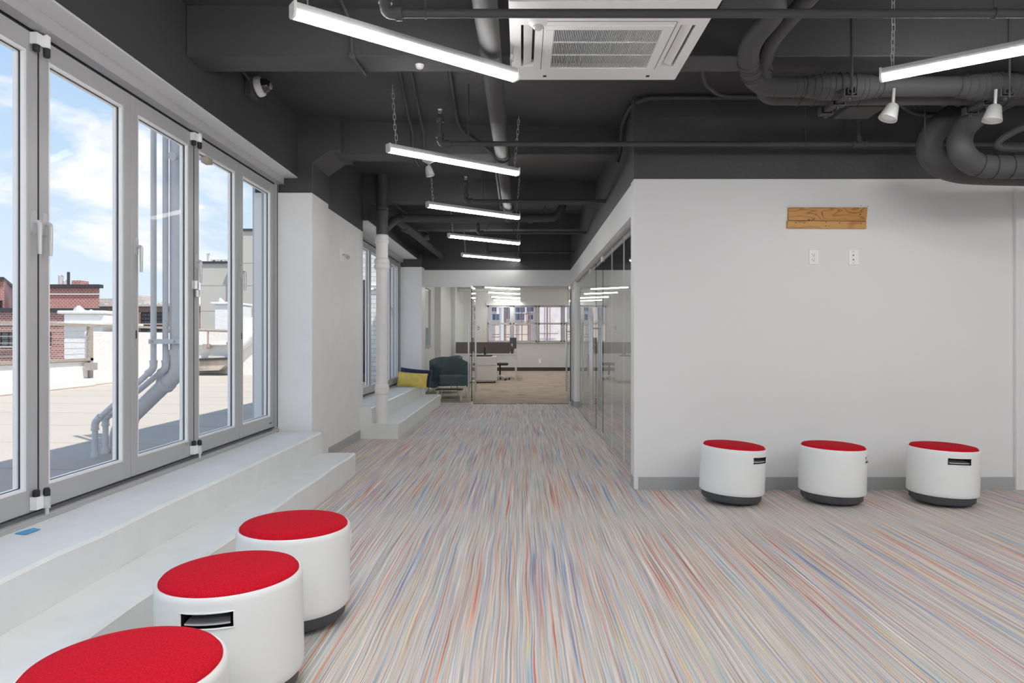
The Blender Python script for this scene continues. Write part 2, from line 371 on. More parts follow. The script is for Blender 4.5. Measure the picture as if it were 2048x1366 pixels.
# left wall
ROOF = 3.87
struct('wall_left_header', B().box(-1.93, -2.30, -3.6, 5.9, 2.555, 3.1), black)
struct('trim_window_soffit', B().box(-1.932, -2.3, -3.6, 5.9, 2.545, 2.555), wall_w)
struct('wall_left_pier', B().box(-2.30, -1.80, 5.88, 6.38, 0, 2.415), plaster, bevel=.004)
struct('wall_left_pier_upper', B().prism([(-2.3, 2.415), (-1.80, 2.415), (-1.80, 2.68), (-1.645, 2.786), (-1.565, 2.786), (-1.565, 3.09), (-2.3, 3.09)], 5.9, 6.40), black, bevel=.004)
struct('wall_left_middle', B().box(-2.30, -1.865, 6.38, 8.05, 0, 2.42), plaster)
struct('wall_left_middle_upper', B().box(-2.30, -1.865, 6.38, 8.05, 2.42, 3.09), black)
struct('baseboard_left', B().box(-1.865, -1.857, 6.38, 7.89, 0, .10).box(-1.80, -1.792, 5.9, 6.38, 0, .10), base_g)
struct('wall_left_header_far', B().box(-1.80, -2.30, 8.05, 11.85, 2.555, 3.1), black)
struct('trim_window_soffit_far', B().box(-1.802, -2.3, 8.05, 11.85, 2.545, 2.555), wall_w)
struct('wall_left_pier_far', B().box(-2.30, -1.72, 11.85, 12.3, 0, 2.41), plaster, bevel=.004)
struct('wall_left_pier_far_upper', B().box(-2.30, -1.72, 11.85, 12.3, 2.41, 3.09), black)
struct('wall_left_parapet', B().box(-2.30, -2.33, -3.7, 25.3, 2.56, ROOF).box(-2.0, -2.3, -3.7, 25.3, 3.4, ROOF), rough_w)
struct('wall_left_outside', B().box(-2.33, -2.30, -3.7, 12.3, -.2, .36), rough_w)
struct('wall_left_outside_pier', B().box(-2.36, -2.30, 6.0, 8.02, .2, 2.7).box(-2.36, -2.30, 11.9, 12.6, .2, 2.7), pipe_g)
# steps under the windows
def rough_step(x0, x1, y0, y1, z0, z1):
    """step with a slightly hand-trowelled front nosing"""
    mb = B(); n = max(4, int((y1 - y0) / .25)); rnd = random.Random(int(y0 * 10) + int(z1 * 100)); vs = []
    for i in range(n + 1):
        y = y0 + (y1 - y0) * i / n; k = 0 if i in (0, n) else 1
        d = rnd.uniform(-.006, .006) * k; e_ = rnd.uniform(-.004, .004) * k
        vs += [(x0, y, z0), (x1, y, z0), (x1 + d, y, z1 - .012 + e_), (x1 - .012 + d, y, z1 + e_), (x0, y, z1)]
    fs = []
    for i in range(n):
        for k in range(5): a = i * 5 + k; b = i * 5 + (k + 1) % 5; fs.append((a, b, b + 5, a + 5))
    fs += [(4, 3, 2, 1, 0), tuple(n * 5 + k for k in range(5))]
    return mb.add(vs, fs)
struct('trim_window_ledge', rough_step(-2.30, -1.70, -3.6, 5.82, .0, .36), conc)
struct('trim_lower_step', rough_step(-1.70, -1.415, -3.6, 5.835, 0, .182), conc)
struct('trim_window_ledge_far', rough_step(-2.30, -1.728, 7.90, 11.9, .0, .362), conc)
struct('trim_lower_step_far', rough_step(-1.728, -1.425, 7.89, 12.1, 0, .178), conc)

# ------------------------------------------------------------------ folding windows
def make_panel(wd):
    """local: origin at near bottom corner, y along the wall"""
    z0, z1 = .402, 2.488; x0, x1 = -.025, .025; st = .068
    x0 = -.030
    p = B().box(x0, x1, 0.002, st, z0, z1).box(x0, x1, wd - st, wd - .002, z0, z1).box(x0, x1, st, wd - st, z0, .500).box(x0, x1, st, wd - st, 2.395, z1)
    f = mk('window_panel', p, alum, local=True, bevel=.003)
    b = .012
    g = B()
    for (a, c, d, e_) in ((st, st + b, .50, 2.395), (wd - st - b, wd - st, .50, 2.395), (st + b, wd - st - b, .50, .50 + b), (st + b, wd - st - b, 2.395 - b, 2.395)):
        g.box(-.028, .021, a, c, d, e_)
    mk('glazing_bead', g, bead_m, f, local=True)
    g = B()
    for (a, c, d, e_) in ((st + b, st + b + .002, .512, 2.383), (wd - st - b - .002, wd - st - b, .512, 2.383), (st + b, wd - st - b, .512, .514), (st + b, wd - st - b, 2.381, 2.383)):
        g.box(-.002, .004, a, c, d, e_)
    mk('glazing_seal', g, rubber, f, local=True)
    mk('glass_pane', B().box(-.010, .000, st + b, wd - st - b, .512, 2.383), pane_m, f, local=True)
    return f
def window_handle(panel, y):
    h = B(); z = 1.66
    h.prism([(y + .015 * math.cos(a), z + (.035 if math.sin(a) > 0 else -.035) + .015 * math.sin(a)) for a in [math.pi * (k + .5) / 6 for k in range(12)]], .025, .033, 'X')
    h.tube(arc_path([(.031, y, z), (.056, y, z), (.056, y, z - .14)], .014, 4), [.0095] * 2 + [.010] * 4 + [.008], 10)
    mk('handle', h, handle_m, panel, local=True)
def lock_plate(panel, y):
    mk('lock_plate', B().box(.025, .028, y - .012, y + .012, 1.10, 1.26), alum, panel, local=True)
    mk('latch_slot', B().box(.028, .029, y - .006, y + .006, 1.155, 1.20), rubber, panel, local=True)
def pivot_block(win, y, X):
    def part(nm, mb, m): mk(nm, mb, m, win)
    part('roller_bracket', B().box(X + .027, X + .058, y - .055, y + .005, 2.425, 2.475), bead_m)
    c = B(); c.lathe([(.015, 2.425), (.015, 2.478), (.007, 2.48), (.007, 2.50)], (X + .062, y, 0), 14); part('roller_barrel', c, bead_m)
    part('roller_cap', B().lathe([(.010, 2.385), (.014, 2.39), (.014, 2.424)], (X + .062, y, 0), 14).lathe([(.010, 2.395), (.014, 2.40), (.014, 2.424)], (X + .045, y - .04, 0), 14), rubber)
    part('guide_bracket', B().box(X + .027, X + .058, y - .055, y + .005, .415, .47), bead_m)
    part('guide_pin', B().lathe([(.009, .385), (.009, .41), (.015, .412), (.015, .465)], (X + .062, y, 0), 14), chrome)
    part('guide_cap', B().lathe([(.014, .466), (.014, .49), (.010, .50)], (X + .062, y, 0), 14).lathe([(.014, .471), (.014, .495), (.010, .50)], (X + .045, y - .04, 0), 14), rubber)
def mid_hinge(win, y, X):
    mk('hinge', B().box(X + .026, X + .034, y - .035, y + .03, 1.475, 1.53).lathe([(.016, 1.475), (.016, 1.53)], (X + .045, y - .012, 0), 14)
       .lathe([(.016, 1.425), (.016, 1.47)], (X + .045, y + .008, 0), 14), chrome, win, bevel=.002)

def window_wall(name, y0, y1, joints, X, label_handles):
    w_ = B()
    w_.box(X - .08, X + .06, y0, y1, .36, .372)                       # sill plate
    w_.box(X - .08, X - .035, y0, y1, .372, .400).box(X + .035, X + .06, y0, y1, .372, .384).box(X - .01, X + .012, y0, y1, .372, .388)
    w_.box(X - .08, X + .03, y0, y1, 2.50, 2.545).box(X + .034, X + .10, y0, y1, 2.485, 2.545)    # head
    w_.box(X - .08, X + .03, y0 - .0, y0 + .03, .40, 2.49).box(X - .08, X + .05, y1 - .035, y1, .372, 2.49).box(X - .06, X + .02, y1 - .05, y1 - .035, .372, 2.49)
    fr = struct(name, w_, alum, bevel=.002)
    mk('track', B().box(X + .03, X + .034, y0, y1, 2.487, 2.51).box(X + .0245, X + .028, y0, y1, 2.477, 2.4895).box(X + .0245, X + .028, y0, y1, .398, .404).box(X + .013, X + .033, y0, y1, .3725, .375), rubber, fr)
    return fr
joints1 = [5.84 - .7118 * k for k in range(0, 9)]; joints1 = joints1[::-1]        # .146 ... 5.84
win1 = window_wall('window_1', -3.6, 5.88, joints1, XW, None)
pan = make_panel(.7118); pan.parent = win1
first = True
def put(p, win, x, y): p.parent = win; p.location = Vector((x, y, 0)) - wl(win)
for i in range(8):
    p = pan if i == 0 else copy_tree(pan, win1)
    put(p, win1, XW, joints1[i])
# handles now (on the panels that show them): near or far stile
pans1 = sorted([c for c in win1.children if c.name.startswith('window_panel')], key=lambda o: o.location.y)
window_handle(pans1[3], .7118 - .034); window_handle(pans1[4], .034)
window_handle(pans1[5], .045); window_handle(pans1[6], .030); window_handle(pans1[7], .034)
lock_plate(pans1[5], .045); lock_plate(pans1[7], .034)
for j in (4, 6): pivot_block(win1, joints1[j], XW)
mid_hinge(win1, joints1[6], XW)
# plain posts continuing the window wall behind the photographer
q = B()
for y in (-3.5, -2.75, -2.0, -1.3, -.6, .1): q.box(XW - .03, XW + .03, y, y + .12, .4, 2.49)
mk('rear_post', q, alum, win1)
mk('rear_pane', B().box(XW - .004, XW + .004, -3.4, .14, .41, 2.48), pane_m, win1)
for j in (4, 6): mk('joint_gap', B().box(XW + .0245, XW + .0265, joints1[j] - .003, joints1[j] + .003, .405, 2.42), rubber, win1)
mk('hinge_strip', B().box(XW + .05, XW + .053, 5.852, 5.858, .40, 2.48), rubber, win1)
mk('maker_plate', B().box(XW + .026, XW + .027, 5.74, 5.79, .44, .448), rubber, win1)

joints2 = [8.10 + k * (11.80 - 8.10) / 5 for k in range(6)]
win2 = window_wall('window_2', 8.05, 11.85, joints2, XW, None)
pan2 = make_panel(.74); put(pan2, win2, XW, joints2[0])
for i in range(1, 5):
    c = copy_tree(pan2, win2); put(c, win2, XW, joints2[i])
pans2 = sorted([c for c in win2.children if c.name.startswith('window_panel')], key=lambda o: o.location.y)
window_handle(pans2[1], .034); window_handle(pans2[3], .034); window_handle(pans2[4], .034)
for j in (1, 3): pivot_block(win2, joints2[j], XW); mid_hinge(win2, joints2[j], XW)

# ------------------------------------------------------------------ far glass partition, doors
def ladder_pull(parent, x, y, axis):
    """two bars either side of the glass with two stand-offs"""
    q = .062
    for s_ in (-1, 1):
        c = (x + s_ * q, y) if axis == 'X' else (x, y + s_ * q)
        mk('pull_bar', B().lathe([(.013, .235), (.0155, .24), (.0155, 1.455), (.013, 1.46)], (c[0], c[1], 0), 14), chrome, parent)
    for z in (.42, 1.29):
        a, b_ = ((x - q, y, z), (x + q, y, z)) if axis == 'X' else ((x, y - q, z), (x, y + q, z))
        mk('stand_off', B().tube([a, b_], .009, 10), chrome, parent)
fx = struct('window_3', B().box(-1.735, -.90, 12.20, 12.225, 2.09, 2.104).box(-1.735, -.90, 12.20, 12.225, 0, .015), chrome)
mk('glass_pane', B().box(-1.735, -.895, 12.205, 12.217, .015, 2.09), part_m, fx)
for k, (xx, s_) in enumerate(((-.865, -1), (.868, 1))):
    Y0 = 11.97
    d = struct('door_%d' % (k + 1), B().box(xx - .007, xx + .007, Y0, Y0 + .004, .012, 2.10), edge_m)
    mk('glass_leaf', B().box(xx - .006, xx + .006, Y0 + .004, Y0 + .86, .012, 2.10), part_m, d)
    mk('pivot_fitting', B().box(xx - .016, xx + .016, Y0 - .01, Y0 + .13, .006, .06).box(xx - .016, xx + .016, Y0 - .01, Y0 + .13, 2.04, 2.102), chrome, d, bevel=.003)
    mk('floor_pivot', B().lathe([(.03, .0), (.03, .012), (.012, .02)], (xx, Y0 + .03, 0), 16), chrome, d)
    ladder_pull(d, xx, Y0 + .12, 'X')
struct('trim_threshold', B().box(-.85, -.08, 12.2, 12.225, 0, .006).box(-.02, .04, 12.2, 12.225, 0, .006).box(.1, .86, 12.2, 12.225, 0, .006), rubber)

# glass wall along the right
gw = struct('window_4', B().box(.945, .969, 5.38, 11.56, 0, .012).box(.93, .945, 5.38, 11.56, 2.118, 2.132).box(.969, .984, 5.38, 11.56, 2.118, 2.132), alum)
ys = [5.38, 6.34, 7.17, 7.96, 8.70, 9.43, 10.5, 11.56]
for a, b_ in zip(ys[:-1], ys[1:]):
    if a in (7.96, 8.70): continue
    pn = mk('glass_pane', B().box(.951, .963, a + .003, b_ - .003, .012, 2.13), part_m, gw)
    mk('pane_edge', B().box(.9505, .9635, a + .001, a + .0035, .012, 2.118), bead_m, pn)
for k, (a, b_, hy, py) in enumerate(((7.963, 8.697, 8.60, 7.98), (8.703, 9.427, 8.80, 9.41))):
    d = struct('door_%d' % (k + 3), B().box(.9505, .9635, a, a + .004, .012, 2.118), edge_m)
    mk('glass_leaf', B().box(.951, .963, a + .004, b_, .012, 2.118), part_m, d)
    mk('pivot_fitting', B().box(.940, .974, py - .05, py + .06, .004, .055).box(.940, .974, py - .05, py + .06, 2.06, 2.13), chrome, d, bevel=.003)
    ladder_pull(d, .957, hy, 'X')

# ================================================================== CEILING SERVICES
GC = 'chain'
link_me = None
def chain(parent, a, b_):
    """chain from a (low) to b (high): a top hook with one link object per link"""
    global link_me
    a = Vector(a); b_ = Vector(b_); d = b_ - a; n = max(2, int(d.length / .037)); rot = d.to_track_quat('Z', 'Y')
    hk = mk('chain', B().tube([b_ + Vector((0, 0, .03)), b_, b_ + Vector((.008, 0, -.012)), b_ + Vector((0, 0, -.02))], .003, 6), zinc, parent)
    if link_me is None:
        pts = [(.009 * math.cos(t), 0, (.0145 if math.sin(t) >= 0 else -.0145) + .009 * math.sin(t)) for t in [math.pi * (k + .5) / 5 for k in range(10)]]
        t_ = mk('chain_link', B().tube(pts, .0023, 5, closed=True), zinc, local=True); link_me = t_.data
        bpy.data.objects.remove(t_)
    for i in range(n):
        o = bpy.data.objects.new('chain_link', link_me); COL.objects.link(o); o.parent = hk
        p = a + d * ((i + .5) / n) + Vector((random.uniform(-.003, .003), 0, 0))
        o.rotation_euler = (rot @ Matrix.Rotation(R(20 + 90 * (i % 2)), 4, 'Z').to_quaternion()).to_euler()
        o.location = p - wl(hk); o.scale = (1, 1, d.length / n / .037)

def fixture(A, Bp, label, chains=((.05, 0), (.96, 0)), off=0, grp='suspended strip lights', zone='front'):
    """strip light from A to Bp (centre line, level)"""
    A = Vector(A); Bp = Vector(Bp); mid = (A + Bp) / 2; d = (Bp - A); L_ = d.length; d.normalize(); n = Vector((-d.y, d.x, 0)); up = Vector((0, 0, 1))
    t = thing('strip_light', label, 'light', (mid.x, mid.y, mid.z - .03), grp)
    def sweep(prof, s0, s1):
        k = len(prof); vs = [A + d * s0 + n * p[0] + up * p[1] for p in prof] + [A + d * s1 + n * p[0] + up * p[1] for p in prof]
        fs = [tuple(range(k)), tuple(reversed(range(k, 2 * k)))] + [(i, i + k, (i + 1) % k + k, (i + 1) % k) for i in range(k)]
        return B().add(vs, fs)
    mk('housing', sweep([(-.030, -.004), (-.030, .012), (-.026, .014), (-.026, .022), (-.022, .030), (.022, .030), (.026, .022), (.026, .014), (.030, .012), (.030, -.004)], .012, L_ - .012), white_mt, t)
    mk('diffuser', sweep([(-.031, -.004), (-.031, -.018), (-.020, -.031), (.020, -.031), (.031, -.018), (.031, -.004)], .012, L_ - .012), led[zone], t)
    for s0, s1 in ((0, .012), (L_ - .012, L_)):
        mk('end_cap', sweep([(-.033, .031), (-.033, -.02), (-.021, -.033), (.021, -.033), (.033, -.02), (.033, .031)], s0, s1), white_pl, t)
    for fr_, lean in chains:
        p = A + d * L_ * fr_ + up * .03
        zt = 3.085 - max(0, min(1, (p.x + 2.3) / 3.2)) * .08 - .03
        if 3.9 < p.y < 4.19 or 6 < p.y < 6.26 or 8.03 < p.y < 8.28 or 10.09 < p.y < 10.35: zt = 2.74
        chain(t, p, (p.x + lean, p.y, zt))
    if not chains:
        for s_ in (.08, L_ - .08):
            p = A + d * s_ + up * .03; mk('hanger_wire', B().tube([p, (p.x, p.y, 3.02 if p.y < 12 else 2.96)], .003, 6), zinc, t)
    return t
names = ['nearest strip light, hung over the left of the room below the air conditioner',
         'second strip light along the passage, over the spot lamp on the beam',
         'third strip light along the passage, beside the second sprinkler riser',
         'fourth strip light along the passage, below the crossing pipes',
         'farthest strip light before the glass partition, thinnest of the row']
for i, nm in enumerate(names):
    y = 2.93 + 2.11 * i
    fixture((-.985, y, 2.566), (-.025, y + .73, 2.566), 'white ' + nm, ((.06, -.03), (.97, .035)), zone='front' if i == 0 else 'end' if i == 4 else 'passage')
fixture((1.925, 3.66, 2.566), (2.77, 3.07, 2.566), 'white strip light slanting up at the right edge, beside the insulated pipes', ((.06, -.0), (.96, .0)))
for i, (a, b_) in enumerate((((-.985, .82, 2.566), (-.025, 1.55, 2.566)), ((1.925, 1.5, 2.566), (2.92, .8, 2.566)), ((-.985, -1.3, 2.566), (-.025, -.57, 2.566)), ((1.925, -.6, 2.566), (2.92, -1.3, 2.566)),
                             ((4.0, 1.9, 2.566), (4.9, 2.7, 2.566)), ((4.0, .2, 2.566), (4.9, 1.0, 2.566)))):  # extra lamps added out of view to brighten the room
    fixture(a, b_, ('added white strip light above the left stools, %s' if a[0] < 0 else 'added white strip light behind the right edge, %s') % ('just behind the viewpoint', 'nearest the right wall', 'far behind the viewpoint', 'by the back wall', 'by the outer wall', 'by the outer wall near the back')[i], (), grp='added strip lights behind the viewpoint', zone='rear' if a[0] < 0 else 'side')
# strips in the far office; the right row is added for its light
for i, y in enumerate((14.2, 16.25, 18.3, 20.3, 22.4, 24.2)):
    for x in (-.99, 2.4):
        fixture((x, y, 2.566), (x + .95, y + .65, 2.566), 'white strip light in the far office, %s of its %s row' % (('nearest', 'second', 'third', 'fourth', 'fifth', 'last')[i], 'left' if x < 0 else 'added right'), (), grp='strip lights in the far office', zone='office')
for i, y in enumerate((6.2, 8.3, 10.4)):  # lamps added to lift the dark room behind the glass
    fixture((2.6, y, 2.566), (3.55, y + .65, 2.566), 'added white strip light inside the glass walled room, %s' % ('nearest', 'middle', 'farthest')[i], (), grp='added strip lights in the glass walled room', zone='office')

# sprinkler branch pipes
def sprinkler(Y, x0, x1, label, head_x=(), hang=(), zc=2.583, r=.019):
    t = thing('sprinkler_pipe', label, 'pipe', (x0, Y, zc - .02), 'sprinkler branch pipes across the ceiling')
    mk('pipe', B().tube([(x0 + .05, Y, zc), (x1, Y, zc)], r, 14), blackp, t)
    hz = 2.80
    mk('elbow', B().tube(arc_path([(x0 + .07, Y, zc), (x0, Y, zc), (x0, Y, zc + .07)], .045, 6), r + .006, 14)
       .tube([(x0 + .045, Y, zc), (x0 + .075, Y, zc)], r + .012, 14).tube([(x0, Y, zc + .045), (x0, Y, zc + .07)], r + .012, 14), blackp, t)
    mk('riser', B().tube([(x0, Y, zc + .06), (x0, Y, hz - .04)], r - .001, 14), blackp, t)
    def head(x):
        h = mk('reducer', B().lathe([(r + .004, hz - .06), (r + .008, hz - .055), (r + .008, hz - .03), (r, hz - .02), (.014, hz - .0)], (x, Y, 0), 14), blackp, t)
        mk('sprinkler_head', B().lathe([(.010, hz), (.010, hz + .008), (.003, hz + .01), (.003, hz + .032), (.016, hz + .034), (.016, hz + .037)], (x, Y, 0), 12)
           .tube([(x - .009, Y, hz + .008), (x - .012, Y, hz + .022), (x, Y, hz + .034)], .002, 6).tube([(x + .009, Y, hz + .008), (x + .012, Y, hz + .022), (x, Y, hz + .034)], .002, 6), chrome, h)
    head(x0)
    for x in head_x:
        mk('tee', B().tube([(x - .045, Y, zc), (x + .045, Y, zc)], r + .006, 14).tube([(x - .05, Y, zc), (x - .035, Y, zc)], r + .012, 14).tube([(x + .035, Y, zc), (x + .05, Y, zc)], r + .012, 14)
           .tube([(x, Y, zc), (x, Y, zc + .06)], r + .005, 14), blackp, t)
        mk('riser', B().tube([(x, Y, zc + .05), (x, Y, hz - .04)], r - .001, 14), blackp, t); head(x)
    for x in hang:
        mk('hanger_ring', B().tube([(x, Y + (r + .003) * math.cos(a), zc + (r + .003) * math.sin(a)) for a in [2 * math.pi * k / 14 for k in range(14)]], .0035, 6, closed=True), blackp, t)
        mk('hanger_rod', B().tube([(x, Y, zc + r), (x, Y, 3.055 - max(0, (x + 2.3) / 3.2 * .06) if x < .9 else 3.01)], .005, 8), blackp, t)
    return t
sprinkler(3.0, -.597, 5.6, 'dark grey sprinkler pipe nearest the viewpoint, passing in front of the air conditioner', (), (-.42, 2.08))
sprinkler(5.0, -.593, 5.6, 'dark grey sprinkler pipe crossing in front of the black upper wall', (2.476,), (-.385, 2.086))
sprinkler(7.07, -.572, .878, 'dark grey sprinkler pipe just before the third beam', (), (-.40,))
sprinkler(9.16, -.577, .878, 'dark grey sprinkler pipe below the fourth strip light', (), (-.1,))
sprinkler(11.2, -.560, .878, 'dark grey sprinkler pipe in the last bay before the partition', (), (-.2,))

# main drain pipe running away along the passage
t = thing('main_drain_pipe', 'thick dark pipe running away along the ceiling beside the air conditioner', 'pipe', (-.16, 3, 2.63))
mk('pipe', B().tube([(-.170, -3.5, 2.69), (-.165, 3.0, 2.69), (-.150, 8.62, 2.675)], .058, 24), blackp, t)
mk('coupling', B().tube([(-.156, 5.55, 2.689), (-.156, 5.72, 2.689)], .063, 24), blackp, t)
mk('clamp_band', B().tube([(-.156 + .066 * math.cos(a), 5.58, 2.689 + .066 * math.sin(a)) for a in [2 * math.pi * k / 24 for k in range(24)]], .004, 6, closed=True), blackp, t)
mk('clamp_band', B().tube([(-.156 + .066 * math.cos(a), 5.69, 2.689 + .066 * math.sin(a)) for a in [2 * math.pi * k / 24 for k in range(24)]], .004, 6, closed=True), blackp, t)
mk('collar', B().tube([(-.151, 7.9, 2.676), (-.151, 8.05, 2.676)], .064, 24), blackp, t)
# crossing pipe between the column and the right elbow
t = thing('crossing_drain_pipe', 'dark horizontal pipe crossing the passage, with an elbow turning up at its right', 'pipe', (-.5, 8.7, 2.58))
zc = 2.655
mk('pipe', B().tube(arc_path([P(800, 436, 8.75), P(900, 438, 8.72), P(1112, 436, 8.62), P(1126, 412, 8.62), P(1127, 396, 8.62)], .16, 8), .050, 20), blackp, t)
mk('coupling', B().tube([P(838, 437, 8.74), P(848, 437, 8.74)], .056, 20), blackp, t)
mk('coupling', B().tube([P(1056, 437, 8.64), P(1066, 437, 8.64)], .060, 20), blackp, t)
mk('hook_hanger', B().tube([P(1083, 440, 8.6), P(1082, 425, 8.6), P(1090, 414, 8.6), P(1099, 425, 8.6), P(1098, 442, 8.6)], .006, 6).tube([P(1090, 414, 8.6), P(1090, 370, 8.6)], .005, 6), blackp, t)
# branch that runs on beside the windows
t = thing('wye_branch_pipe', 'dark jointed pipe slanting away above the far windows', 'pipe', (-1.5, 10.2, 2.55))
mk('pipe', B().tube([P(795, 440, 8.72), P(850, 485, 10.4), P(884, 513, 12.15)], .052, 18), blackp, t)
mk('coupling', B().tube([P(808, 453, 9.1), P(816, 459, 9.35)], .060, 18), blackp, t)
mk('coupling', B().tube([P(828, 466, 9.7), P(836, 472, 10.0)], .060, 18), blackp, t)
mk('side_branch', B().tube([P(842, 478, 10.1), P(858, 474, 10.1)], .045, 16), blackp, t)
mk('hanger_rod', B().tube([P(864, 490, 10.9), P(867, 462, 10.9)], .006, 6), blackp, t)

# cast iron column pipe by the step
t = thing('column_pipe', 'vertical cast iron pipe on the lower step, white below and charcoal above', 'pipe', (-1.622, 7.975, .178))
mk('white_pipe', B().lathe([(.068, .178), (.068, .51), (.080, .52), (.084, .55), (.084, .595), (.077, .60), (.077, .62), (.067, .63), (.067, 1.94), (.074, 1.96), (.092, 1.985), (.092, 2.015), (.083, 2.022), (.083, 2.032), (.089, 2.04), (.089, 2.065), (.078, 2.09),
    (.069, 2.10), (.069, 2.265), (.079, 2.275), (.079, 2.305), (.071, 2.31), (.079, 2.316), (.079, 2.355), (.068, 2.37)], (-1.622, 7.965, 0), 28), plaster, t)
mk('charcoal_pipe', B().lathe([(.067, 2.37), (.067, 2.62), (.074, 2.63), (.074, 2.65), (.067, 2.66), (.074, 2.67), (.074, 2.69), (.067, 2.70), (.067, 3.07)], (-1.622, 7.965, 0), 28), black, t)
mk('branch', B().tube([(-1.60, 8.0, 2.44), (-1.56, 8.35, 2.60), P(800, 436, 8.75)], .050, 16), blackp, t)

# conduits on beam and ceiling
def conduit(label, pts, r=.010, box=None, bend=.06, group=None):
    pts = [Vector(p) for p in pts]; t = thing('conduit', label, 'conduit', tuple(pts[0]), group)
    mk('tube', B().tube(arc_path(pts, bend, 5), r, 10), blackp, t)
    if box: mk('junction_box', B().lathe([(.020, -.012), (.022, 0), (.018, .014), (.008, .018)], box, 14, Matrix.Rotation(R(90), 3, 'X')), blackp, t)
    return t
conduit('dark conduit dropping down the nearest beam face behind the nearest strip light', [(-.99, 3.1, 3.04), (-1.0, 3.85, 3.03), (-.975, 3.915, 2.96), (-.97, 3.915, 2.77), (-.95, 4.17, 2.765)], .011, (-.97, 3.915, 2.775), .03)
conduit('dark conduit left of the row on the first bay ceiling, running down the second beam', [(-.79, 4.175, 3.03), (-.96, 5.85, 3.03), (-.95, 5.995, 2.98), (-.95, 5.995, 2.76), (-.95, 6.3, 2.76)], .013, None, .10)
conduit('bare pale conduit feeding the spot lamp on the second beam', [(-.72, 4.175, 3.03), (-.86, 5.85, 3.025), (-.855, 5.99, 2.98), (-.85, 5.99, 2.72)], .012, None, .12)
conduit('dark conduit right of the spot lamp bending towards the main drain pipe', [(-.47, 4.175, 3.018), (-.545, 5.80, 3.018), (-.52, 5.98, 2.97), P(963, 290, 5.97), P(990, 312, 5.97), P(993, 345, 6.5), P(1003, 418, 8.0)], .015, None, .10)
conduit('dark conduit running along the top corner of the right wall and ending in an elbow', [P(1600, 195.5, 5.16), P(1290, 195.5, 5.16), P(1262, 212, 5.3), P(1244, 250, 5.75), P(1241, 305, 5.78), P(1234, 327, 5.65)], .016, None, .12)
conduit('dark conduit looping down right of the air conditioner to the upper wall', [P(1405, 88, 4.22), P(1406, 165, 4.35), P(1440, 193, 4.7), P(1640, 192, 5.18)], .013, None, .14)
conduit('thin dark conduit on the ceiling beside the far windows', [P(772, 395, 8.4), P(830, 440, 10), P(860, 470, 12)], .009)
conduit('white rod with a hook hanging in the far bay, left', [P(975, 436, 9.6), P(978, 456, 9.6), P(972, 460, 9.6)], .006)
# spot lamp on beam two
t = thing('spot_lamp', 'small aluminium spot lamp hanging below the second strip light', 'light', P(857, 352, 5.95))
c = P(857, 322, 5.95)
mk('canopy', B().lathe([(.05, .014), (.055, 0), (.02, -.02)], c, 20), chrome, t)
mk('swivel', B().tube([c, P(857, 336, 5.95)], .008, 8), chrome, t)
rt = Matrix.Rotation(R(-14), 3, 'Y')
mk('shade', B().lathe([(.018, .02), (.030, .0), (.038, -.055), (.038, -.068), (.030, -.068), (.026, -.03)], P(857, 337, 5.95), 20, rt), alum, t)
mk('lens', B().lathe([(.001, -.060), (.029, -.060), (.029, -.064), (.001, -.064)], P(857, 337, 5.95), 20, rt), white_pl, t)
def spot(px, py, Y, lean, label):
    t = thing('spot_lamp', label, 'light', P(px, py + 22, Y), 'aluminium spot lamps on the right')
    c = P(px, py, Y); rt = Matrix.Rotation(R(lean), 3, 'Y')
    mk('stem', B().tube([P(px + 2, py - 34, Y), c], .009, 8).lathe([(.014, .012), (.018, 0), (.014, -.012)], c, 12), spot_m, t)
    mk('shade', B().lathe([(.026, .006), (.034, -.002), (.052, -.082), (.052, -.086), (.047, -.084), (.030, -.01)], c, 24, rt), spot_m, t)
    mk('lamp', B().lathe([(.001, -.02), (.03, -.022), (.045, -.072), (.001, -.078)], c, 20, rt), white_pl, t)
spot(1786, 211, 4.0, 22, 'silver conical spot lamp below the pipes, left of the curved ducts')
spot(1990, 213, 3.95, 12, 'silver conical spot lamp in front of the curved ducts at the right edge')

# security camera
t = thing('dome_camera', 'white dome security camera on the black header above the windows', 'camera', (-1.93, 4.85, 2.9))
mk('back_box', B().box(-1.93, -1.885, 4.76, 4.90, 2.865, 2.99), blackp, t, bevel=.005)
rt = Matrix.Rotation(R(78), 3, 'Y')
mk('housing', B().lathe([(.064, 0), (.070, .008), (.070, .03), (.066, .045), (.055, .05)], (-1.885, 4.86, 2.945), 28, rt), white_pl, t)
mk('dome', B().lathe([(.052, .048), (.051, .065), (.045, .083), (.032, .098), (.015, .106), (.001, .108)], (-1.885, 4.86, 2.945), 28, rt), mat('smoked dome', (.02, .02, .022), .08, coat=1), t)
mk('lens', B().lathe([(.022, .09), (.022, .108), (.012, .112)], (-1.885, 4.86, 2.945), 16, Matrix.Rotation(R(85), 3, 'Y')), chrome, t)
mk('conduit', B().tube(arc_path([(-1.91, 4.2, 3.02), (-1.91, 4.55, 3.02), (-1.90, 4.78, 2.96)], .08, 5), .011, 10), blackp, t)
# smoke detector
t = thing('smoke_detector', 'small round white detector on the underside of the nearest beam', 'detector', (-.60, 4.05, 2.765))
mk('base', B().lathe([(.024, 2.768), (.026, 2.78)], (-.602, 4.05, 0), 20), white_pl, t)
mk('cover', B().lathe([(.001, 2.758), (.016, 2.758), (.021, 2.762), (.022, 2.768)], (-.602, 4.05, 0), 20), white_pl, t)

# ------------------------------------------------------------------ air conditioner
ax0, ax1, ay0, ay1, az = -.052, .92, 3.15, 4.10, 2.71
t = thing('air_conditioner', 'white square ceiling cassette air conditioner with a louvred grille', 'air conditioner', ((ax0 + ax1) / 2, (ay0 + ay1) / 2, az))
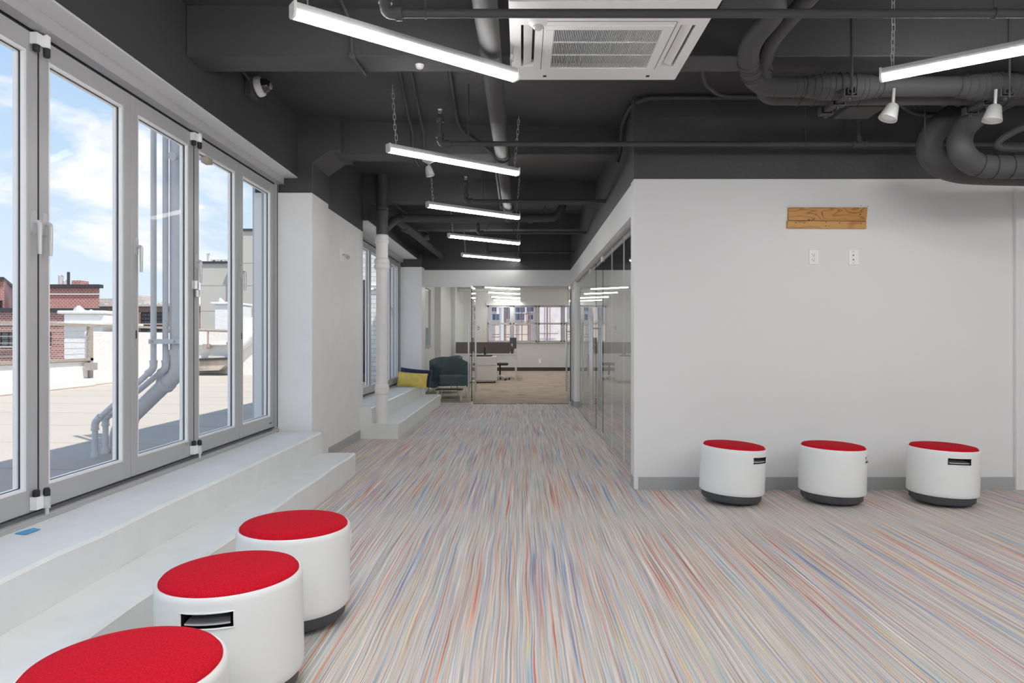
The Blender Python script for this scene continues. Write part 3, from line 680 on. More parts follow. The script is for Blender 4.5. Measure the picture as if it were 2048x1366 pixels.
# panel frame: four margins with slots left and right
gx0, gx1, gy0, gy1 = .168, .716, 3.435, 3.915
p = B()
zt = az + .045
p.box(ax0, ax1, ay0, 3.30, az, zt).box(ax0, ax1, 3.985, ay1, az, zt)
p.box(ax0, .000, 3.30, 3.985, az, zt).box(.072, gx0 - .012, 3.30, 3.985, az, zt).box(gx1 + .012, .795, 3.30, 3.985, az, zt).box(.868, ax1, 3.30, 3.985, az, zt)
for a, b_ in ((.0, .072), (.795, .868)):
    p.box(a, b_, 3.30, 3.385, az, zt).box(a, b_, 3.90, 3.985, az, zt)
p.box(gx0 - .012, gx1 + .012, 3.30, gy0 - .012, az, zt).box(gx0 - .012, gx1 + .012, gy1 + .012, 3.985, az, zt)
mk('panel', p, white_pl, t)
mk('panel_lip', B().box(ax0 - .006, ax0, ay0 - .006, ay1 + .006, az + .004, az + .05).box(ax1, ax1 + .006, ay0 - .006, ay1 + .006, az + .004, az + .05).box(ax0, ax1, ay0 - .006, ay0, az + .004, az + .05).box(ax0, ax1, ay1, ay1 + .006, az + .004, az + .05), white_pl, t)
mk('cassette_body', B().box(.02, .85, 3.22, 3.92, az + .046, az + .29), hvac_m, t)
mk('duct_void', B().box(-.0, .072, 3.385, 3.90, az + .042, az + .046).box(.795, .868, 3.385, 3.90, az + .042, az + .046).box(gx0 - .012, gx1 + .012, gy0 - .012, gy1 + .012, az + .03, az + .046), slot_m, t)
mk('grille_frame', B().box(gx0 - .045, gx1 + .045, gy0 - .045, gy0, az - .004, az + .012).box(gx0 - .045, gx1 + .045, gy1, gy1 + .045, az - .004, az + .012)
   .box(gx0 - .045, gx0, gy0, gy1, az - .004, az + .012).box(gx1, gx1 + .045, gy0, gy1, az - .004, az + .012), white_pl, t, bevel=.003)
nsl = 62; me0 = None
for i in range(nsl):
    x = gx0 + (gx1 - gx0) * (i + .5) / nsl
    if me0 is None:
        o = mk('grille_slat', B().box(x - .0015, x + .0015, gy0, gy1, az - .001, az + .012), white_pl, t); me0 = o
    else:
        o = me0.copy(); COL.objects.link(o); o.location.x += x - (gx0 + (gx1 - gx0) * .5 / nsl)
for y in (3.582, 3.742):
    mk('grille_bar', B().box(gx0, gx1, y - .003, y + .003, az - .002, az + .004), white_pl, t)
for c0, lean in ((.036, -24), (.832, 24)):
    mk('louver', B().obox((c0, 3.6425, az + .014), .024, .252, .003, Matrix.Rotation(R(lean), 3, 'Y')), white_pl, t, bevel=.001)
mk('groove', B().box(.112, .115, 3.35, 3.94, az - .0006, az + .001).box(.768, .771, 3.35, 3.94, az - .0006, az + .001).box(.115, .768, 3.345, 3.348, az - .0006, az + .001), rubber, t)
for x in (.13, .74): mk('clip', B().box(x, x + .02, 4.03, 4.055, az - .001, az), rubber, t)
for x, y in ((ax0 - .0, ay0 + .25), (ax1 - .1, ay0 + .25)): pass
for i, (x, y) in enumerate(((.0, 3.25), (.87, 3.25))): mk('support_rod', B().tube([(x + .01, y, az + .05), (x + .01, y, 3.03)], .005, 6), blackp, t)
# round sensor hanging under its corner
t = thing('ceiling_sensor', 'white round occupancy sensor below the front left corner of the air conditioner', 'sensor', (.082, 3.30, 2.64))
mk('mount', B().lathe([(.048, 2.703), (.050, 2.695), (.044, 2.672), (.028, 2.66)], (.082, 3.29, 0), 28), white_pl, t)
mk('eye', B().lathe([(.026, 2.662), (.025, 2.652), (.018, 2.645), (.001, 2.643)], (.082, 3.29, 0), 24), mat('sensor eye', (.55, .55, .56), .3), t)

# ------------------------------------------------------------------ insulated pipes on the right
def smooth_path(pts, n=6):
    pts = [Vector(p) for p in pts]; out = []
    for i in range(len(pts) - 1):
        p0 = pts[max(i - 1, 0)]; p1 = pts[i]; p2 = pts[i + 1]; p3 = pts[min(i + 2, len(pts) - 1)]
        for k in range(n):
            s_ = k / n
            out.append(.5 * ((2 * p1) + (p2 - p0) * s_ + (2 * p0 - 5 * p1 + 4 * p2 - p3) * s_ ** 2 + (3 * p1 - p0 - 3 * p2 + p3) * s_ ** 3))
    out.append(pts[-1]); return out
def ring(c, axis, r, w_=.003):
    axis = Vector(axis).normalized(); u = axis.orthogonal().normalized(); v = axis.cross(u)
    return [Vector(c) + (u * math.cos(a) + v * math.sin(a)) * r for a in [2 * math.pi * k / 20 for k in range(20)]]
YA, ZA, RA = 4.05, 2.648, .058
YB, ZB, RB = 4.20, 2.640, .042
t = thing('insulated_pipe', 'thick charcoal insulated pipe, front one of the pair under the beam', 'pipe', (2.5, YA, ZA - RA), 'insulated refrigerant pipes')
mk('insulation', B().tube(arc_path([(5.6, YA, ZA + .01), (1.385, YA, ZA), P(1490, 95, 3.72), P(1572, -2, 3.32), P(1440, -8, 3.3)], .16, 9), RA, 24), blackp, t)
for x in (1.50, 1.62, 1.66): mk('wrap_band', B().tube(ring((x, YA, ZA), (1, 0, 0), RA + .002), .0022, 5, closed=True), blackp, t)
d_ = (P(1490, 95, 3.72) - Vector((1.385, YA, ZA))).normalized()
for k in (.30, .36, .50, .56, .66): 
    c = Vector((1.385, YA, ZA)).lerp(P(1490, 95, 3.72), k); mk('wrap_band', B().tube(ring(c, d_ + Vector((.15, 0, .1)), RA + .002), .0025, 5, closed=True), blackp, t)
t = thing('insulated_pipe', 'thinner charcoal insulated pipe, rear one of the pair under the beam', 'pipe', (2.5, YB, ZB - RB), 'insulated refrigerant pipes')
mk('insulation', B().tube(arc_path([(5.6, YB, ZB), (1.50, YB, ZB), P(1527, 165, 4.05), P(1530, 92, 3.78), P(1640, -30, 3.4)], .14, 9), .047, 22), blackp, t)
for k in (105, 125, 142): mk('wrap_band', B().tube(ring(P(1529, k, 3.86), (0.1, -.5, .5), .050), .003, 5, closed=True), zinc if k == 105 else blackp, t)
def pipe_clamp(cx, label):
    t = thing('pipe_hanger', label, 'hanger', (cx, 4.1, 2.56), 'trapeze hangers under the insulated pipes')
    w_ = .22
    for k in range(12):
        x = cx - w_ + 2 * w_ * k / 11; rr = RA + .004 + .018 * math.cos((x - cx) / w_ * math.pi / 2)
        mk('wire_tie', B().tube(ring((x, YA, ZA), (1, random.uniform(-.1, .25), 0), rr), .003, 5, closed=True), blackp, t)
    mk('saddle_sleeve', B().tube([(cx - w_, YA, ZA), (cx - .1, YA, ZA), (cx + .1, YA, ZA), (cx + w_, YA, ZA)], [RA + .001, RA + .018, RA + .018, RA + .001], 20), blackp, t)
    for k in range(5):
        x = cx - .20 + .09 * k; mk('wire_tie', B().tube(ring((x, YB, ZB), (1, .2, 0), .052), .003, 5, closed=True), blackp, t)
    # channel strut running front to back, plates and bolts
    mk('channel_strut', B().box(cx - .021, cx + .021, 3.93, 4.30, 2.566, 2.571).box(cx - .021, cx - .017, 3.93, 4.30, 2.571, 2.605).box(cx + .017, cx + .021, 3.93, 4.30, 2.571, 2.605), blackp, t)
    for y in (3.96, 4.11, 4.27):
        mk('strut_plate', B().box(cx - .035, cx + .035, y - .022, y + .022, 2.552, 2.558).box(cx - .040, cx - .034, y - .022, y + .022, 2.552, 2.60).box(cx + .034, cx + .040, y - .022, y + .022, 2.552, 2.575), blackp, t)
        mk('bolt', B().lathe([(.010, 2.535), (.010, 2.552)], (cx, y, 0), 6), blackp, t)
    for y in (3.925, 4.285):
        mk('rod', B().tube([(cx, y, 2.54), (cx, y, 3.02)], .0055, 8), blackp, t)
pipe_clamp(1.905, 'dark trapeze hanger with wire ties, left one under the insulated pipes')
pipe_clamp(2.81, 'dark trapeze hanger with wire ties, right one above the silver spot lamp')
# U shaped ducts
def uduct(pts, r, label, bands):
    t = thing('curved_duct', label, 'duct', tuple(Vector(pts[3]) - Vector((0, 0, .1))), 'curved insulated ducts')
    sp = smooth_path(pts, 7); mk('insulation', B().tube(sp, r, 24), blackp, t)
    for i in bands: mk('seam_band', B().tube(ring(sp[i], sp[i + 1] - sp[i], r + .003), .003, 5, closed=True), rubber, t)
uduct([P(2075, 175, 4.56), P(1985, 200, 4.57), P(1905, 232, 4.58), P(1862, 275, 4.58), P(1864, 315, 4.6), P(1905, 340, 4.6), P(1980, 347, 4.6), P(2120, 349, 4.6), P(2300, 349, 4.6)], .078, 'fat charcoal duct bending in a U, left one of the two curved ducts', (12,))
uduct([P(2075, 170, 4.38), P(2010, 196, 4.37), P(1960, 226, 4.36), P(1925, 262, 4.32), P(1922, 300, 4.25), P(1950, 328, 4.3), P(2005, 334, 4.3), P(2110, 332, 4.3), P(2300, 332, 4.3)], .072, 'fat charcoal duct bending in a U, right one of the two curved ducts', (12, 36, 40, 43))
# bundle of conduits crossing behind
for k in range(4):
    conduit('dark conduit in the slanting bundle above the curved ducts, number %s from the front' % ('one', 'two', 'three', 'four')[k],
            [P(1780 + 14 * k, 190 + 2 * k, 4.8), P(1822 + 10 * k, 228 + 1.5 * k, 4.76), P(1875 + 10 * k, 232 - 3 * k, 4.72), P(2100, 105 + 22 * k, 4.72)], .013, None, .12, 'slanting conduit bundle')
conduit('dark hose looping at the right edge, between the pipes and the curved ducts', smooth_path([P(2110, 230, 4.4), P(2040, 258, 4.4), P(1998, 283, 4.4), P(2010, 297, 4.4), P(2120, 296, 4.4)], 5), .022, None, .01)
mk_b = tag(mk('ceiling_duct_box', B().box(P(1693, 0, 4.5).x, P(1765, 0, 4.5).x, 4.45, 4.7, P(0, 219, 4.5).z, P(0, 205, 4.5).z), blackp, bevel=.004), 'low charcoal metal duct box behind the insulated pipes', 'duct')
t = tag(mk('hanger_rod', B().tube([P(1610, 0 + 20, 5.05), P(1610, 20, 5.05)], .005, 6), blackp), 'x', 'rod') if False else None
for i, (px, Y, y1) in enumerate(((1815, 4.3, 215), (1850, 4.5, 290))):
    tag(mk('threaded_rod', B().tube([P(px, y1, Y), (P(px, y1, Y).x, Y, 3.01)], .005, 8), blackp), ('thin threaded rod left of the slanting strip light, down to the conduit bundle', 'thin threaded rod down to the left curved duct')[i], 'rod')

# ================================================================== FURNITURE AND WALL THINGS
def make_stool():
    root = thing('wobble_stool', 'x', 'stool')
    seg = 72; H0, H1 = .072, .378; Rr = .2235
    ang = [2 * math.pi * k / seg for k in range(seg)]
    rings = [(Rr - .006, H0), (Rr - .001, H0 + .006), (Rr, .10), (Rr, .298), (Rr, .345), (Rr, H1 - .012), (Rr - .001, H1 + .004), (Rr - .006, H1 + .010), (Rr - .012, H1 + .008), (Rr - .014, H1 - .004)]
    half = 4      # slot spans 8 segments, centred on -Y (k = 54)
    kc = 54
    vs = [(r * math.cos(a), r * math.sin(a), z) for r, z in rings for a in ang]; fs = []
    for i in range(len(rings) - 1):
        for k in range(seg):
            if i == 3 and kc - half <= k < kc + half: continue
            fs.append((i * seg + k, i * seg + (k + 1) % seg, (i + 1) * seg + (k + 1) % seg, (i + 1) * seg + k))
    fs.append(tuple(reversed(range(seg))))
    mk('shell', B().add(vs, fs), shell_m, root, local=True, sharp=50)
    # rim of the handle slot and its dark pocket
    ks = list(range(kc - half, kc + half + 1)); rim = B()
    def pt(r, k, z): a = 2 * math.pi * k / seg; return (r * math.cos(a), r * math.sin(a), z)
    loop = [pt(Rr + .001, k, .298) for k in ks] + [pt(Rr + .001, k, .345) for k in reversed(ks)]
    rim.tube(loop, .0028, 6, closed=True); mk('slot_rim', rim, shell_m, root, local=True)
    pk = B(); a_ = [pt(Rr - .0005, k, .298) for k in ks] + [pt(Rr - .0005, k, .345) for k in ks] + [pt(Rr - .06, k, .298) for k in ks] + [pt(Rr - .06, k, .345) for k in ks]
    n = len(ks); f2 = []
    for i in range(n - 1):
        f2 += [(i, i + 1, 2 * n + i + 1, 2 * n + i), (n + i, 3 * n + i, 3 * n + i + 1, n + i + 1), (2 * n + i, 2 * n + i + 1, 3 * n + i + 1, 3 * n + i)]
    f2 += [(0, 2 * n, 3 * n, n), (n - 1, 2 * n - 1, 4 * n - 1, 3 * n - 1)]
    mk('handle_pocket', pk.add(a_, f2), slot_m, root, local=True)
    lv = B(); lk = [kc - half + .5 + i * (2 * half - 1) / 6 for i in range(7)]
    vv = [pt(Rr - .004, k, .313) for k in lk] + [pt(Rr - .055, k, .329) for k in lk] + [pt(Rr - .004, k, .308) for k in lk] + [pt(Rr - .055, k, .323) for k in lk]; ff = []
    for i in range(6): ff += [(i, i + 7, i + 8, i + 1), (i, i + 1, i + 15, i + 14), (i + 14, i + 15, i + 22, i + 21)]
    mk('lever', lv.add(vv, ff), chrome, root, local=True)
    mk('seat_cushion', B().lathe([(Rr - .014, H1 - .004), (Rr - .0125, H1 + .012), (Rr - .020, H1 + .021), (Rr - .05, H1 + .027), (.10, H1 + .031), (.001, H1 + .032)], (0, 0, 0), 72), seat_m, root, local=True, sharp=80)
    mk('rocker_base', B().lathe([(.06, .0), (.12, .003), (.165, .009), (.192, .018), (.204, .030), (.206, .074)], (0, 0, 0), 60), dkgrey, root, local=True, sharp=60)
    return root
stool0 = make_stool()
stools = [(-.922, 1.585, 0, (0, 0), 'nearest wobble stool, white with a red seat, cut off by the bottom left corner'),
          (-.937, 2.22, 5, (0, -1.0), 'white red-topped wobble stool, middle of the left row, handle slot facing out'),
          (-.933, 2.80, 120, (0, .6), 'white wobble stool with a red seat, farthest of the left row beside the lower step'),
          (1.49, 4.85, 38, (0, 3.4), 'white red-topped wobble stool leaning right, leftmost of three by the white wall'),
          (2.205, 4.85, 60, (0, 1.8), 'white wobble stool with a red seat, middle one of the three by the white wall'),
          (2.965, 4.81, -5, (0, 1.6), 'white wobble stool with a red seat, rightmost of the three by the white wall')]
for i, (x, y, rz, (lx, ly), lb) in enumerate(stools):
    o = stool0 if i == 0 else copy_tree(stool0)
    # lean first (world), then turn
    M = Matrix.Rotation(R(ly), 4, 'Y') @ Matrix.Rotation(R(lx), 4, 'X') @ Matrix.Rotation(R(rz), 4, 'Z')
    o.rotation_euler = M.to_euler(); o.location = (x, y, abs(math.sin(R(ly))) * .11 + .0005)
    o['label'] = lb; o['group'] = 'red topped wobble stools'

# wooden plank mount
Yw = 5.235
def wx(px): return (px - CX) / F * Yw
def wz(py): return HC + (CY - py) / F * Yw
t = thing('plank_mount', 'two honey coloured pine planks fixed side by side on the white wall above the outlets', 'board', (wx(1652), Yw, wz(458)))
pl = mk('plank', B().prism([(wx(1575), wz(441.5)), (wx(1730), wz(443)), (wx(1732.5), wz(416)), (wx(1575), wz(416))], Yw - .022, Yw), wood1, t, bevel=.0015)
for px, py, r in ((1615, 440.5, .006), (1624, 440, .005), (1674.5, 422, .005), (1717.5, 430, .0055)):
    mk('knot', B().lathe([(.001, 0), (r, 0), (r, .002)], (wx(px), Yw - .0235, wz(py)), 12, Matrix.Rotation(R(-90), 3, 'X')), knot_m, pl)
pl = mk('plank', B().prism([(wx(1572.5), wz(457)), (wx(1730), wz(457.8)), (wx(1730), wz(444)), (wx(1572.5), wz(442.5))], Yw - .025, Yw), wood2, t, bevel=.0015)
for px, py, r in ((1589, 446.5, .004), (1606, 447, .004), (1649, 445.5, .004), (1649, 453, .004), (1676, 447, .004), (1718.5, 448.5, .004), (1655, 453, .003)):
    mk('nail_hole', B().lathe([(.001, 0), (r, 0), (r, .002)], (wx(px), Yw - .0265, wz(py)), 10, Matrix.Rotation(R(-90), 3, 'X')), knot_m, pl)
tag(mk('screw_hole', B().lathe([(.001, 0), (.003, 0), (.003, .002)], (wx(1722), Yw - .001, wz(411.5)), 8, Matrix.Rotation(R(-90), 3, 'X')).lathe([(.001, 0), (.003, 0), (.003, .002)], (wx(1735), Yw - .001, wz(412.5)), 8, Matrix.Rotation(R(-90), 3, 'X')), slot_m), 'pair of tiny screw holes above the right end of the pine planks', 'hole')
# outlets
dk = mat('outlet slot', (.05, .05, .05), .6)
t = thing('power_outlet', 'white double power outlet on the wall, left one under the pine planks', 'outlet', (wx(1627), Yw, wz(529)))
mk('cover_plate', B().box(wx(1617.2), wx(1636.5), Yw - .010, Yw, wz(529), wz(500)), white_pl, t, bevel=.002)
for py in (510.5, 520.5):
    s_ = mk('socket', B().box(wx(1622), wx(1631.5), Yw - .0125, Yw - .010, wz(py + 4.2), wz(py - 4.2)), white_pl, t, bevel=.001)
    mk('slots', B().box(wx(1623.4), wx(1624.2), Yw - .013, Yw - .0125, wz(py), wz(py - 2.6)).box(wx(1627.6), wx(1628.2), Yw - .013, Yw - .0125, wz(py), wz(py - 2.4)).lathe([(.001, 0), (.0035, 0), (.0035, .0012)], (wx(1626), Yw - .0132, wz(py + 1.8)), 10, Matrix.Rotation(R(-90), 3, 'X')), dk, s_)
t = thing('data_outlet', 'white plate with two dark jack openings, right one under the pine planks', 'outlet', (wx(1706), Yw, wz(529)))
mk('cover_plate', B().box(wx(1696.5), wx(1716), Yw - .010, Yw, wz(529.5), wz(500.5)), white_pl, t, bevel=.002)
ins = mk('insert', B().box(wx(1702), wx(1710.5), Yw - .012, Yw - .010, wz(524), wz(506)), white_pl, t, bevel=.001)
for py in (511, 520): mk('jack', B().lathe([(.001, 0), (.0052, 0), (.0052, .0012)], (wx(1705.3), Yw - .0132, wz(py)), 12, Matrix.Rotation(R(-90), 3, 'X')), dk, ins)
mk('screws', B().box(wx(1703.5), wx(1707.5), Yw - .0108, Yw - .010, wz(504.2), wz(503.2)).box(wx(1703.5), wx(1707.5), Yw - .0108, Yw - .010, wz(526.8), wz(525.8)), base_g, t)
# wall hook on the left
t = thing('wall_fitting', 'white wall plate with a chrome swivel fitting on the left wall between the windows', 'fitting', (-1.865, 7.1, 1.99))
mk('cover_plate', B().box(-1.865, -1.858, 7.03, 7.15, 1.955, 2.085), white_pl, t, bevel=.002)
mk('knob', B().tube([(-1.858, 7.1, 2.03), (-1.82, 7.1, 2.025)], .012, 12).tube([(-1.82, 7.1, 2.02), (-1.79, 7.06, 2.0)], [.014, .022], 12), chrome, t)
# blue tape
tag(mk('masking_tape', B().prism([(-2.055, 2.77), (-2.00, 2.755), (-1.992, 2.83), (-2.035, 2.85), (-2.048, 2.81)], .3625, .3637, 'Z'), tape), 'torn piece of blue masking tape on the window ledge', 'tape')

# pillows
def pillow(name, w_, h_, d_, loc, rot, m, label, piping):
    t = thing(name, label, 'pillow', loc)
    nx, nz = 18, 12; vs = []; fs = []
    for s_ in (-1, 1):
        for j in range(nz + 1):
            for i in range(nx + 1):
                u, v = 2 * i / nx - 1, 2 * j / nz - 1
                pin = 1 - .06 * (v * v) * (1 - u * u) * 0
                ex = (1 - abs(u) ** 2.6) ** .55 * (1 - abs(v) ** 2.6) ** .55
                xx = u * w_ / 2 * (1 - .05 * (1 - abs(v) ** 2)); zz = v * h_ / 2 * (1 - .07 * (1 - abs(u) ** 2))
                vs.append((xx, s_ * (d_ / 2 * ex + .001), zz + .006 * math.sin(9 * u + 3 * v) * ex))
    o_ = (nx + 1) * (nz + 1)
    for j in range(nz):
        for i in range(nx):
            a = j * (nx + 1) + i; fs.append((a, a + 1, a + nx + 2, a + nx + 1)); b_ = a + o_; fs.append((b_, b_ + nx + 1, b_ + nx + 2, b_ + 1))
    M = Matrix.Rotation(R(rot[2]), 3, 'Z') @ Matrix.Rotation(R(rot[0]), 3, 'X') @ Matrix.Rotation(R(rot[1]), 3, 'Y')
    L0 = Vector(loc); vs = [L0 + M @ Vector(p) + Vector((0, 0, h_ / 2)) for p in vs]
    mk('cover', B().add(vs, fs), m, t, sharp=80)
    loop = []
    for k in range(40):
        s_ = k / 40 * 4; q = int(s_); f_ = s_ - q
        u, v = [(2 * f_ - 1, -1), (1, 2 * f_ - 1), (1 - 2 * f_, 1), (-1, 1 - 2 * f_)][q]
        loop.append(L0 + M @ Vector((u * w_ / 2 * (1 - .05 * (1 - v * v)), 0, v * h_ / 2 * (1 - .07 * (1 - u * u)))) + Vector((0, 0, h_ / 2)))
    mk('piping', B().tube(loop, .006, 6, closed=True), piping, t, sharp=80)
pillow('lumbar_pillow', .50, .235, .13, (-1.805, 11.33, .362), (-10, 4, -4), yellow, 'yellow velvet lumbar pillow on the far window ledge', yellow)
pillow('navy_pillow', .56, .29, .14, (-1.79, 11.56, .362), (-12, 5, -10), navy, 'navy velvet pillow with pale edging behind the yellow pillow', mat('violet piping', (.16, .15, .30), .7))

# ================================================================== FAR OFFICE
# end wall with windows
YE = 25.0
def ex(px): return (px - CX) / F * YE
def ez(py): return HC + (CY - py) / F * YE
wins = []      # (x0,x1) of each sash pair
x0 = ex(975); pw = 1.80
pairs = [(x0 + k * 1.86, x0 + k * 1.86 + pw) for k in range(3)]
zb, zt2 = 1.06, 2.42
wb = B().box(-2.6, 5.6, YE, YE + .2, 0, zb).box(-2.6, 5.6, YE, YE + .2, zt2, 2.96).box(-2.6, pairs[0][0], YE, YE + .2, zb, zt2).box(pairs[-1][1], 5.6, YE, YE + .2, zb, zt2)
for a, b_ in zip(pairs[:-1], pairs[1:]): wb.box(a[1], b_[0], YE, YE + .2, zb, zt2)
struct('wall_office_end', wb, wall_g)
struct('baseboard_office_end', B().box(-2.5, 5.6, YE - .015, YE, 0, .13), mat('dark baseboard', (.05, .04, .035), .6))
for k, (a, b_) in enumerate(pairs):
    m_ = (a + b_) / 2; f = B()
    for c, d in ((a, m_ - .03), (m_ + .03, b_)):
        f.box(c, c + .05, YE - .02, YE + .06, zb, zt2).box(d - .05, d, YE - .02, YE + .06, zb, zt2)
        f.box(c, d, YE - .02, YE + .06, zb, zb + .05).box(c, d, YE - .02, YE + .06, zt2 - .09, zt2).box(c, d, YE - .02, YE + .06, 1.70, 1.76)
    f.box(m_ - .03, m_ + .03, YE - .03, YE + .06, zb, zt2).box(a - .05, b_ + .05, YE - .06, YE, zb - .04, zb)
    wf = struct('window_%d' % (5 + k), f, alum)
    mk('shade_cassette', B().box(a - .04, b_ + .04, YE - .10, YE - .02, zt2 - .02, zt2 + .10), wall_g, wf)
    for c, d in ((a + .05, m_ - .08), (m_ + .08, b_ - .05)):
        mk('glass_pane', B().box(c, d, YE + .01, YE + .02, zb + .05, zt2 - .09), pane_m, wf)
# left office wall with its own window
struct('wall_office_left', B().box(-2.3, -2.1, 12.3, 13.9, 0, 2.96).box(-2.3, -2.1, 15.9, 25.2, 0, 2.96).box(-2.3, -2.1, 13.9, 15.9, 0, 1.0).box(-2.3, -2.1, 13.9, 15.9, 2.3, 2.96)
       .box(-2.1, -1.95, 16.6, 17.5, 0, 2.96).box(-2.1, -1.98, 20.5, 21.2, 0, 2.96), wall_g)
wf = struct('window_8', B().box(-2.22, -2.14, 13.9, 13.97, 1.0, 2.3).box(-2.22, -2.14, 15.83, 15.9, 1.0, 2.3).box(-2.22, -2.14, 14.87, 14.93, 1.0, 2.3).box(-2.22, -2.08, 13.88, 15.92, .97, 1.02).box(-2.22, -2.14, 13.9, 15.9, 2.25, 2.3), alum)
mk('glass_pane', B().box(-2.19, -2.18, 13.97, 15.83, 1.02, 2.25), pane_m, wf)
mk('roller_shade', B().box(-2.15, -2.145, 13.97, 15.83, 1.42, 2.28), blind_m, wf)
struct('wall_office_right', B().box(5.6, 5.75, 12.2, 25.3, 0, 3.1), wall_g)
struct('trim_office_beam', B().box(-2.1, 5.6, 15.6, 15.85, 2.72, 2.95).box(-2.1, 5.6, 18.9, 19.15, 2.72, 2.95).box(-2.1, 5.6, 22.0, 22.25, 2.72, 2.95), office_c)
for i, (z, y, lb) in enumerate(((2.75, 17.5, 'nearer'), (2.70, 21.3, 'farther'))):
    tag(mk('office_ceiling_pipe', B().tube([(-2.0, y, z), (5.5, y, z)], .04, 12), office_c), 'pale pipe crossing the far office ceiling, %s of the two' % lb, 'pipe')
# electrical panel on the end wall
t = thing('electrical_panel', 'flat grey electrical panel door on the office end wall, left of the windows', 'panel', (ex(962), YE, ez(677)))
pd = mk('panel_door', B().box(ex(953), ex(969.5), YE - .02, YE, ez(677), ez(650.5)), wall_g, t, bevel=.004)
mk('latch', B().box(ex(967.5), ex(968.5), YE - .028, YE - .02, ez(664.5), ez(663)), rubber, pd)
mk('warning_print', B().box(ex(955), ex(957.5), YE - .021, YE - .02, ez(653.5), ez(652.2)).box(ex(955), ex(960), YE - .021, YE - .02, ez(656.3), ez(655)).box(ex(955), ex(958.5), YE - .021, YE - .02, ez(659.4), ez(658.2)), rubber, pd)
t = thing('power_outlet', 'small white power outlet low on the office end wall', 'outlet', (ex(1079.5), YE, ez(727)))
mk('cover_plate', B().box(ex(1077.5), ex(1082), YE - .008, YE, ez(726), ez(718)), white_pl, t)
# desk
def dx(px, Y): return (px - CX) / F * Y
t = thing('office_desk', 'long white office desk end with two square legs', 'desk', (-.9, 20, 0))
mk('desktop', B().box(-1.94, dx(1034, 20), 19.7, 20.9, .705, .735), lam, t, bevel=.004)
mk('apron', B().box(-1.94, dx(1034, 20) - .01, 19.71, 19.74, .55, .705), lam, t)
for x, y in ((dx(1034, 19.8) - .06, 19.72), (dx(1034, 19.8) - .06, 20.84), (-1.94, 19.72)):
    mk('leg', B().box(x, x + .05, y, y + .05, 0, .705), lam, t)
tag(mk('desk_divider', B().box(-1.94, dx(1020, 20.2), 20.26, 20.31, .736, 1.07), divider_m, bevel=.006), 'low brown fabric divider standing along the desk', 'divider')
t = thing('desk_screen', 'dark portrait monitor back at the end of the desk', 'monitor', (dx(1026.5, 20.1), 20.1, .735))
mk('screen', B().box(dx(1019.5, 20.1), dx(1033, 20.1), 20.08, 20.12, .80, 1.205), mat('dark grey plastic', (.09, .09, .095), .6), t, bevel=.005)
mk('stand', B().box(dx(1025, 20.1), dx(1028, 20.1), 20.12, 20.15, .737, 1.0).box(dx(1021, 20.1), dx(1031, 20.1), 20.02, 20.2, .736, .745), chrome, t)
t = thing('bottle', 'brown wine bottle with a pale neck standing on the desk', 'bottle', (dx(1024, 19.9), 19.9, .735))
bx = dx(1024, 19.9)
mk('body', B().lathe([(.038, .736), (.042, .745), (.042, .90), (.030, .94), (.015, .97)], (bx, 19.9, 0), 20), glassbottle, t)
mk('neck', B().lathe([(.032, .925), (.016, .965), (.014, 1.02), (.016, 1.03)], (bx, 19.9, 0), 16), trimw, t)
t = thing('jar', 'pale jar beside the bottle on the desk', 'jar', (dx(1030, 19.85), 19.85, .735))
mk('body', B().lathe([(.045, .736), (.05, .745), (.05, .85), (.042, .86)], (dx(1031, 19.85), 19.85, 0), 18), mat('milky glass', (.62, .62, .60), .3), t)
mk('lid', B().lathe([(.045, .86), (.045, .885)], (dx(1031, 19.85), 19.85, 0), 18), chrome, t)
# pedestals
t = thing('drawer_pedestal', 'white drawer pedestal in front of the office desk', 'cabinet', (-.95, 18.2, 0))
xa, xb = dx(940, 18.1), dx(993, 18.1)
mk('body', B().box(xa, xb, 18.02, 18.6, .05, .70), lam, t, bevel=.004)
dr = mk('drawer', B().box(xa + .01, xb - .02, 18.0, 18.02, .47, .69), lam, t, bevel=.003)
mk('drawer_pull', B().box(xa + .01, xb - .02, 17.995, 18.0, .455, .465), trimw, dr)
mk('drawer', B().box(xa + .01, xb - .02, 18.0, 18.02, .07, .45), lam, t, bevel=.003)
for x in (xa + .05, xb - .05): mk('caster', B().tube([(x - .015, 18.1, .025), (x + .015, 18.1, .025)], .025, 12), rubber, t)
tag(mk('seat_pad', B().box(xa, xb - .12, 18.05, 18.55, .702, .735), slot_m, bevel=.01), 'flat black pad lying on the drawer pedestal', 'pad')
# office chair base half hidden
t = thing('office_chair', 'office chair with a white star base, half hidden behind the drawer pedestal', 'chair', (dx(1000, 19.2), 19.2, 0))
cx_ = dx(1000, 19.4)
for k in range(5):
    a = 2 * math.pi * k / 5 + .3; lx_, ly_ = cx_ + .28 * math.cos(a), 19.4 + .28 * math.sin(a)
    lg = mk('base_leg', B().tube([(cx_, 19.4, .13), (lx_, ly_, .08)], [.022, .014], 8), white_pl, t)
    mk('caster', B().tube([(lx_ - .02, ly_, .03), (lx_ + .02, ly_, .03)], .03, 12), rubber, lg)
mk('column', B().tube([(cx_, 19.4, .13), (cx_, 19.4, .42)], .025, 12), rubber, t)
mk('seat', B().box(cx_ - .24, cx_ + .24, 19.16, 19.64, .42, .49), slot_m, t, bevel=.03)
mk('backrest', B().box(cx_ - .45, cx_ - .40, 19.2, 19.6, .55, .95), slot_m, t, bevel=.03)
mk('back_arm', B().tube([(cx_ - .2, 19.4, .44), (cx_ - .42, 19.4, .5), (cx_ - .425, 19.4, .65)], .02, 8), rubber, t)
